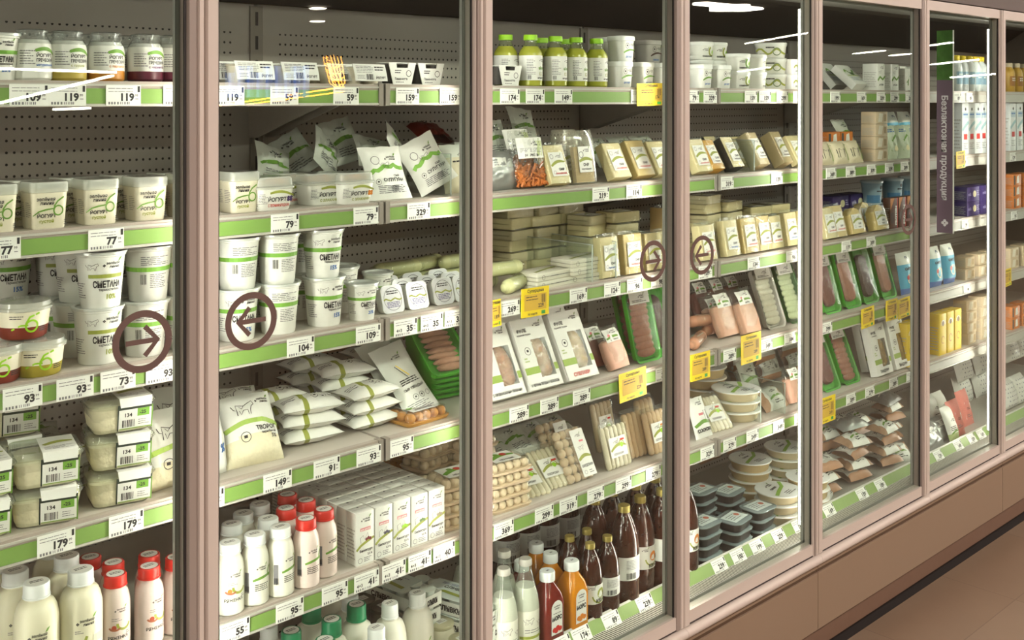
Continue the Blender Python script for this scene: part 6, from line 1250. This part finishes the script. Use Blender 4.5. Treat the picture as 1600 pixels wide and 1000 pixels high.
# door 3
row(4, 'sos_pale', [838], .05, 'flat pale sausage pack tilted low', 'fifth shelf, third door', 'sausage packs', tilt=-55, yaw=-8); row(4, 'sos_pale', [873], .055, 'pale sausage pack leaning with green label', 'fifth shelf, third door', 'sausage packs', tilt=-45, yaw=-4)
on(4, 'sard', 908, .05, 'plump sausage pack with large white label, third door', 'sausage packs', tilt=-28, yaw=0); on(4, 'sard', 880, .13, 'plump sausage pack behind the front one, third door', 'sausage packs', tilt=-26)
on(4, 'sos_pale', 968, .05, 'pale sausage pack with green loop label, third door', 'sausage packs', tilt=-16); on(4, 'sos_long', 950, .13, 'tall sausage pack behind the pale one, third door', 'sausage packs', tilt=-14, dz=.02); on(4, 'sos_plain', 998, .07, 'unlabelled tan sausage pack between two labelled ones, third door', 'sausage packs', tilt=-16)
on(4, 'sos_tan', 1032, .05, 'tan sausage pack with label beside the frame, third door', 'sausage packs', tilt=-16); on(4, 'sos_plain', 1015, .14, 'unlabelled tan sausage pack in the back, third door', 'sausage packs', tilt=-14)
row(4, 'lumptray', [800, 838, 870], .22, 'film-wrapped sausage tray lying behind', 'fifth shelf, third door', 'sausage trays', dz=.0); row(4, 'lumptray', [800, 838, 870], .23, 'upper film-wrapped sausage tray lying behind', 'fifth shelf, third door', 'sausage trays', dz=.031); row(4, 'filmpack', [790, 825, 860, 895], .17, 'clear film bag of sausages', 'fifth shelf, third door', 'film sausage bags', tilt=-70, dz=.065)
# door 4
on(4, 'sositext', 1101, .045, 'white sausage sleeve with black lettering beside the frame, fourth door', 'sausage packs', tilt=-22); on(4, 'sos_pale', 1128, .05, 'pale thin sausage pack leaning beside the white sleeve', 'sausage packs', tilt=-42, yaw=-8)
stack(4, 'roundtub', 1150, .105, 3, .032, 'round salad tub of the front stack', 'fifth shelf, fourth door', 'round salad tubs', jit=8); stack(4, 'roundtub2', 1100, .25, 4, .035, 'round salad tub of the back stack', 'fifth shelf, fourth door', 'round salad tubs')
row(4, 'smokedw', [1184, 1216], [.15, .06], 'white-labelled smoked meat pack', 'fifth shelf, fourth door', 'smoked meat packs', tilt=-50); row(4, 'smoked', [1165, 1205, 1245], .24, 'brown smoked meat at the back', 'fifth shelf, fourth door', 'smoked meat packs', tilt=-25, dz=.02); row(4, 'smoked', [1160, 1195, 1235], .25, 'upper brown smoked meat at the back', 'fifth shelf, fourth door', 'smoked meat packs', tilt=-25, dz=.085); on(4, 'ham', 1243, .06, 'orange-pink meat pack by the light tube, fifth shelf, fourth door', 'smoked meat packs', tilt=-14); on(4, 'filmpack', 1178, .16, 'clear wrapped pack behind the round tubs, fourth door', 'smoked meat packs', tilt=-20, dz=.02)
row(4, 'divider', [1188, 1226], .015, 'clear acrylic divider', 'fifth shelf, fourth door', 'acrylic dividers')
# door 5
on(4, 'mt_red', 1303, .05, 'green tray with reddish meat, leftmost, fifth shelf, fifth door', 'green trays of meat', tilt=-22); on(4, 'mt_slice', 1334, .05, 'green tray of striped bacon slices, fifth shelf, fifth door', 'green trays of meat', tilt=-22)
row(4, 'fil_d', [1373, 1402], .05, 'white fillet box with window', 'fifth shelf, fifth door', 'fillet boxes on the fifth shelf', tilt=-14); row(4, 'fil_d', [1358, 1388], .11, 'fillet box in second row', 'fifth shelf, fifth door', 'fillet boxes on the fifth shelf', tilt=-14)
row(4, 'ycart', [1414, 1428], .05, 'yellow carton', 'fifth shelf, fifth door', 'yellow cartons'); row(4, 'ycart', [1464, 1476, 1488], .05, 'yellow carton with brown seal', 'fifth shelf, sixth door', 'yellow cartons')
stack(4, 'beige', 1508, .06, 4, .046, 'pale boxed pack of left stack', 'fifth shelf, sixth door', 'pale boxes'); stack(4, 'beige', 1530, .06, 4, .046, 'pale boxed pack of right stack', 'fifth shelf, sixth door', 'pale boxes'); row(4, 'obox', [1577, 1594], .05, 'orange box at base', 'fifth shelf, seventh door', 'orange boxes'); row(4, 'obox', [1577, 1594], .05, 'orange box on top', 'fifth shelf, seventh door', 'orange boxes', dz=.051)
# ---- bottom deck
G = 'bottles on the bottom deck'
caps([('bt_green', 455, 985, 'milk bottle with green cap, leftmost of four, bottom deck'), ('bt_green', 518, 967, 'milk bottle with green cap, rear middle, bottom deck'), ('bt_green', 557, 978, 'milk bottle with green cap, rightmost, bottom deck'), ('bt_green', 508, 999, 'milk bottle with green cap, front middle, bottom deck'),
      ('bt_deck', 547, 957, 'white-capped milk bottle behind the green caps'), ('bt_deck', 588, 968, 'white-capped milk bottle beside the right green cap'), ('bt_deck', 609, 941, 'white-capped milk bottle, rear of the right pair'), ('bt_deck', 652, 953, 'white-capped milk bottle, rightmost, bottom deck, second door'),
      ('bt_green', 487, 950, 'milk bottle with green cap at the back, bottom deck'), ('bt_deck', 520, 940, 'white-capped milk bottle at the very back, bottom deck'), ('bt_deck', 420, 985, 'white-capped milk bottle left of the green caps')], 5, .242, G)
for i, (x, y, lb) in enumerate([(565, 935, 'dark lidded jar, back left of the group'), (592, 930, 'dark lidded jar, back middle of the group'), (572, 948, 'dark lidded jar, middle of the group'), (600, 945, 'dark lidded jar beside the white cap'), (560, 960, 'dark lidded jar in front of the back row'), (626, 950, 'dark lidded jar right of the white cap')]): capat(5, 'darkjar', x, y, .170, lb, 'jars on the deck')
for x, y, lb in [(689, 971, 'cream jar with foil lid, upper left'), (717, 980, 'cream jar with foil lid, right by the frame'), (698, 996, 'cream jar with foil lid, front'), (722, 1010, 'cream jar with foil lid, front right')]: capat(5, 'foiljar', x, y, .117, lb+', second door', 'jars on the deck')
tt, hh = T(706, HS+.17), HS+.17
for j in range(4): put('creambox', (tt+.004*(j % 2), hh, SHELF[5]+.0005+.0405*j), -82+2*j, 0, 0, f'white carton of cream cups, {["bottom", "second from bottom", "third from bottom", "top"][j]} of the right stack, second door', 'cream cartons')
for j in range(5): put('creambox', (tt-.125, hh+.10+.004*(j % 2), SHELF[5]+.0005+.0405*j), -82, 0, 0, f'white carton of cream cups, {["bottom", "second from bottom", "third from bottom", "fourth from bottom", "top"][j]} of the left stack', 'cream cartons')
for x, y, lb in [(821, 872, 'glass milk bottle with metal cap, right front, third door'), (787, 887, 'glass milk bottle with metal cap, left front, third door'), (788, 865, 'glass milk bottle with metal cap, back, third door'), (727, 868, 'glass milk bottle behind the second door frame')]: capat(5, 'gmilk', x, y, .243, lb, 'glass milk bottles')
for kd, x, y, lb in [('mors_red', 855, 896, 'red berry drink bottle with arched label'), ('mors_or', 893, 886, 'orange drink bottle with arched label, front'), ('mors_or', 860, 878, 'orange drink bottle, second of the row'), ('mors_or', 838, 865, 'orange drink bottle at the back'), ('mors_red', 815, 892, 'red berry drink bottle hidden behind glass milk')]: capat(5, kd, x, y, .191, lb+', third door', 'berry drink bottles')
for kd, x, y, lb in [('kvas_s', 922, 849, 'small brown kvas bottle, front left'), ('kvas_sb', 949, 837, 'small brown kvas bottle showing back label'), ('kvas_s', 890, 843, 'small brown kvas bottle, rear left'), ('kvas_s', 917, 830, 'small brown kvas bottle, rear right')]: capat(5, kd, x, y, .217, lb+', third door', 'kvas bottles')
for kd, x, y, lb in [('kvas_b', 975, 791, 'large brown kvas bottle showing back label'), ('kvas_f', 1000, 777, 'large brown kvas bottle with orange fruit label'), ('kvas_r', 1034, 766, 'large brown kvas bottle with yellow round sticker'), ('kvas_b', 929, 785, 'large brown kvas bottle, second row left'), ('kvas_f', 957, 772, 'large brown kvas bottle, second row middle'), ('kvas_b', 993, 761, 'large brown kvas bottle, second row right'), ('kvas_f', 1023, 750, 'large brown kvas bottle by the frame, second row')]: capat(5, kd, x, y, .278, lb+', third door', 'kvas bottles')
row(5, 'kvas_b', [790, 822, 852, 884], .36, 'large brown kvas bottle in shaded back row', 'bottom deck, third door', 'kvas bottles'); capat(5, 'kvas_f', 1069, 752, .278, 'large brown kvas bottle cut by the fourth door frame', 'kvas bottles')
# deck door 4
for j, (x, d, n) in enumerate([(1098, .062, 4), (1147, .060, 3), (1184, .062, 3), (1137, .165, 4), (1093, .18, 5)]): stack(5, 'blacktray', x, d, n, .032, f'black salad tray of {ORD[j]} stack', 'bottom deck, fourth door', 'black salad trays', yaw=4, jit=5)
for j, (kd, x, d, n) in enumerate([('roundtub', 1216, .095, 3), ('roundtub2', 1262, .09, 3), ('roundtub2', 1172, .28, 4), ('roundtub', 1228, .27, 4)]): stack(5, kd, x, d, n, .0335, f'round salad tub of {ORD[j]} stack', 'bottom deck, fourth door', 'round salad tubs', jit=9)
row(5, 'smokedw', [1212, 1246], .40, 'white-labelled sausage pack at the back', 'bottom deck, fourth door', 'smoked meat packs', tilt=-40, dz=.15); row(5, 'smoked', [1110, 1152], .42, 'brown meat pack on the back pile', 'bottom deck, fourth door', 'smoked meat packs', tilt=-20, dz=.10)
# deck door 5
for j, (x, d, n) in enumerate([(1300, .06, 3), (1347, .06, 4), (1396, .06, 4), (1302, .18, 4), (1350, .19, 4), (1402, .19, 4)]):
    stack(5, ['smoked', 'smokedw'], x, d, n, .041, f'wrapped meat pack of {ORD[j]} pile', 'bottom deck, fifth door', 'wrapped meat packs', tilt=-84, yaw=-4, jit=9, first=.02)
on(5, 'silverbag', 1340, .13, 'silver wrapped pack lying on the meat piles, fifth door', 'silver packs', tilt=-80, dz=.17, yaw=-8); on(5, 'silverbag', 1400, .18, 'silver wrapped pack lying at the right, fifth door', 'silver packs', tilt=-80, dz=.18, yaw=8); on(5, 'smokedw', 1298, .06, 'crumpled white-labelled pack at front left, deck, fifth door', 'wrapped meat packs', tilt=-50, yaw=20); on(5, 'smokedw', 1410, .07, 'crumpled white-labelled pack at front right, deck, fifth door', 'wrapped meat packs', tilt=-50, yaw=-20)
# deck door 6, 7
row(5, 'pinkpack', [1500, 1514], [.06, .10], 'pink salmon pack', 'bottom deck, sixth door', 'pink packs', tilt=-16); row(5, 'whitetri', [1492], .05, 'white pointed pouch beside salmon', 'bottom deck, sixth door', 'white pouches', tilt=-20); row(5, 'silverbag', [1462, 1482], [.06, .08], 'silver fish pack', 'bottom deck, sixth door', 'silver packs', tilt=-35); row(5, 'whitetri', [1470, 1483], .14, 'white pouch in second row', 'bottom deck, sixth door', 'white pouches', tilt=-25, dz=.02)
row(5, 'dotbag', [1508, 1536], .24, 'grey-spotted white bag', 'bottom deck, sixth door', 'spotted bags', tilt=-16, dz=.12); row(5, 'dotbag', [1508, 1536], .26, 'lower grey-spotted white bag', 'bottom deck, sixth door', 'spotted bags', tilt=-16); row(5, 'dotbag', [1578, 1596], .08, 'grey-spotted white bag', 'bottom deck, seventh door', 'spotted bags', tilt=-16); row(5, 'dotbag', [1582, 1598], .22, 'upper grey-spotted white bag', 'bottom deck, seventh door', 'spotted bags', tilt=-16, dz=.13)
# ---- hanging side banner in door 6
bt, b0, b1 = T(1489, 1.868), 1.868, 1.932
bz1, bz0 = ZY(1489, 47, 1.868), ZY(1489, 365, 1.868); bh = bz1-bz0; bw = b1-b0
m = MB(); PUR = M('#75606f', .7, var=.08, scale=8, spec=.15)
m.box(-.0015, .0015, -bw/2, bw/2, -bh/2, bh/2-bh*.245, PUR); m.box(-.0015, .0015, -bw/2, bw/2, bh/2-bh*.245, bh/2, M('#4d7038', .7, var=.6, scale=30, spec=.15)); m.box(-.003, .003, -bw/2-.003, -bw/2, -bh/2, bh/2, PAPER)
d = Dec(); LT = M('#ece4ea', .6, var=0); d.text('Безлактозная продукция', 0, 0, .034, LT, 'c', .012, bh*.52)
m2 = MB(); m2.decal(d, lambda x, z: (-.0021, .012-z, -x-bh*.08))
for a, b in ((1, 0), (-1, 0), (0, 1), (0, -1)):
    q = Dec(); q.disc(a*.008, b*.008, .006, LT, 10); m2.decal(q, lambda x, z: (-.0021, -z, x-bh*.45))
o = add('side_banner', m.mesh('side_banner', False), None, (bt, (b0+b1)/2, (bz0+bz1)/2))
o2 = add('lettering', m2.mesh('lettering', False), o); tag(o, 'tall purple hanging banner with white lettering and green top, sixth door', 'banner')
COL.objects.unlink(_txo); bpy.data.objects.remove(_txo)
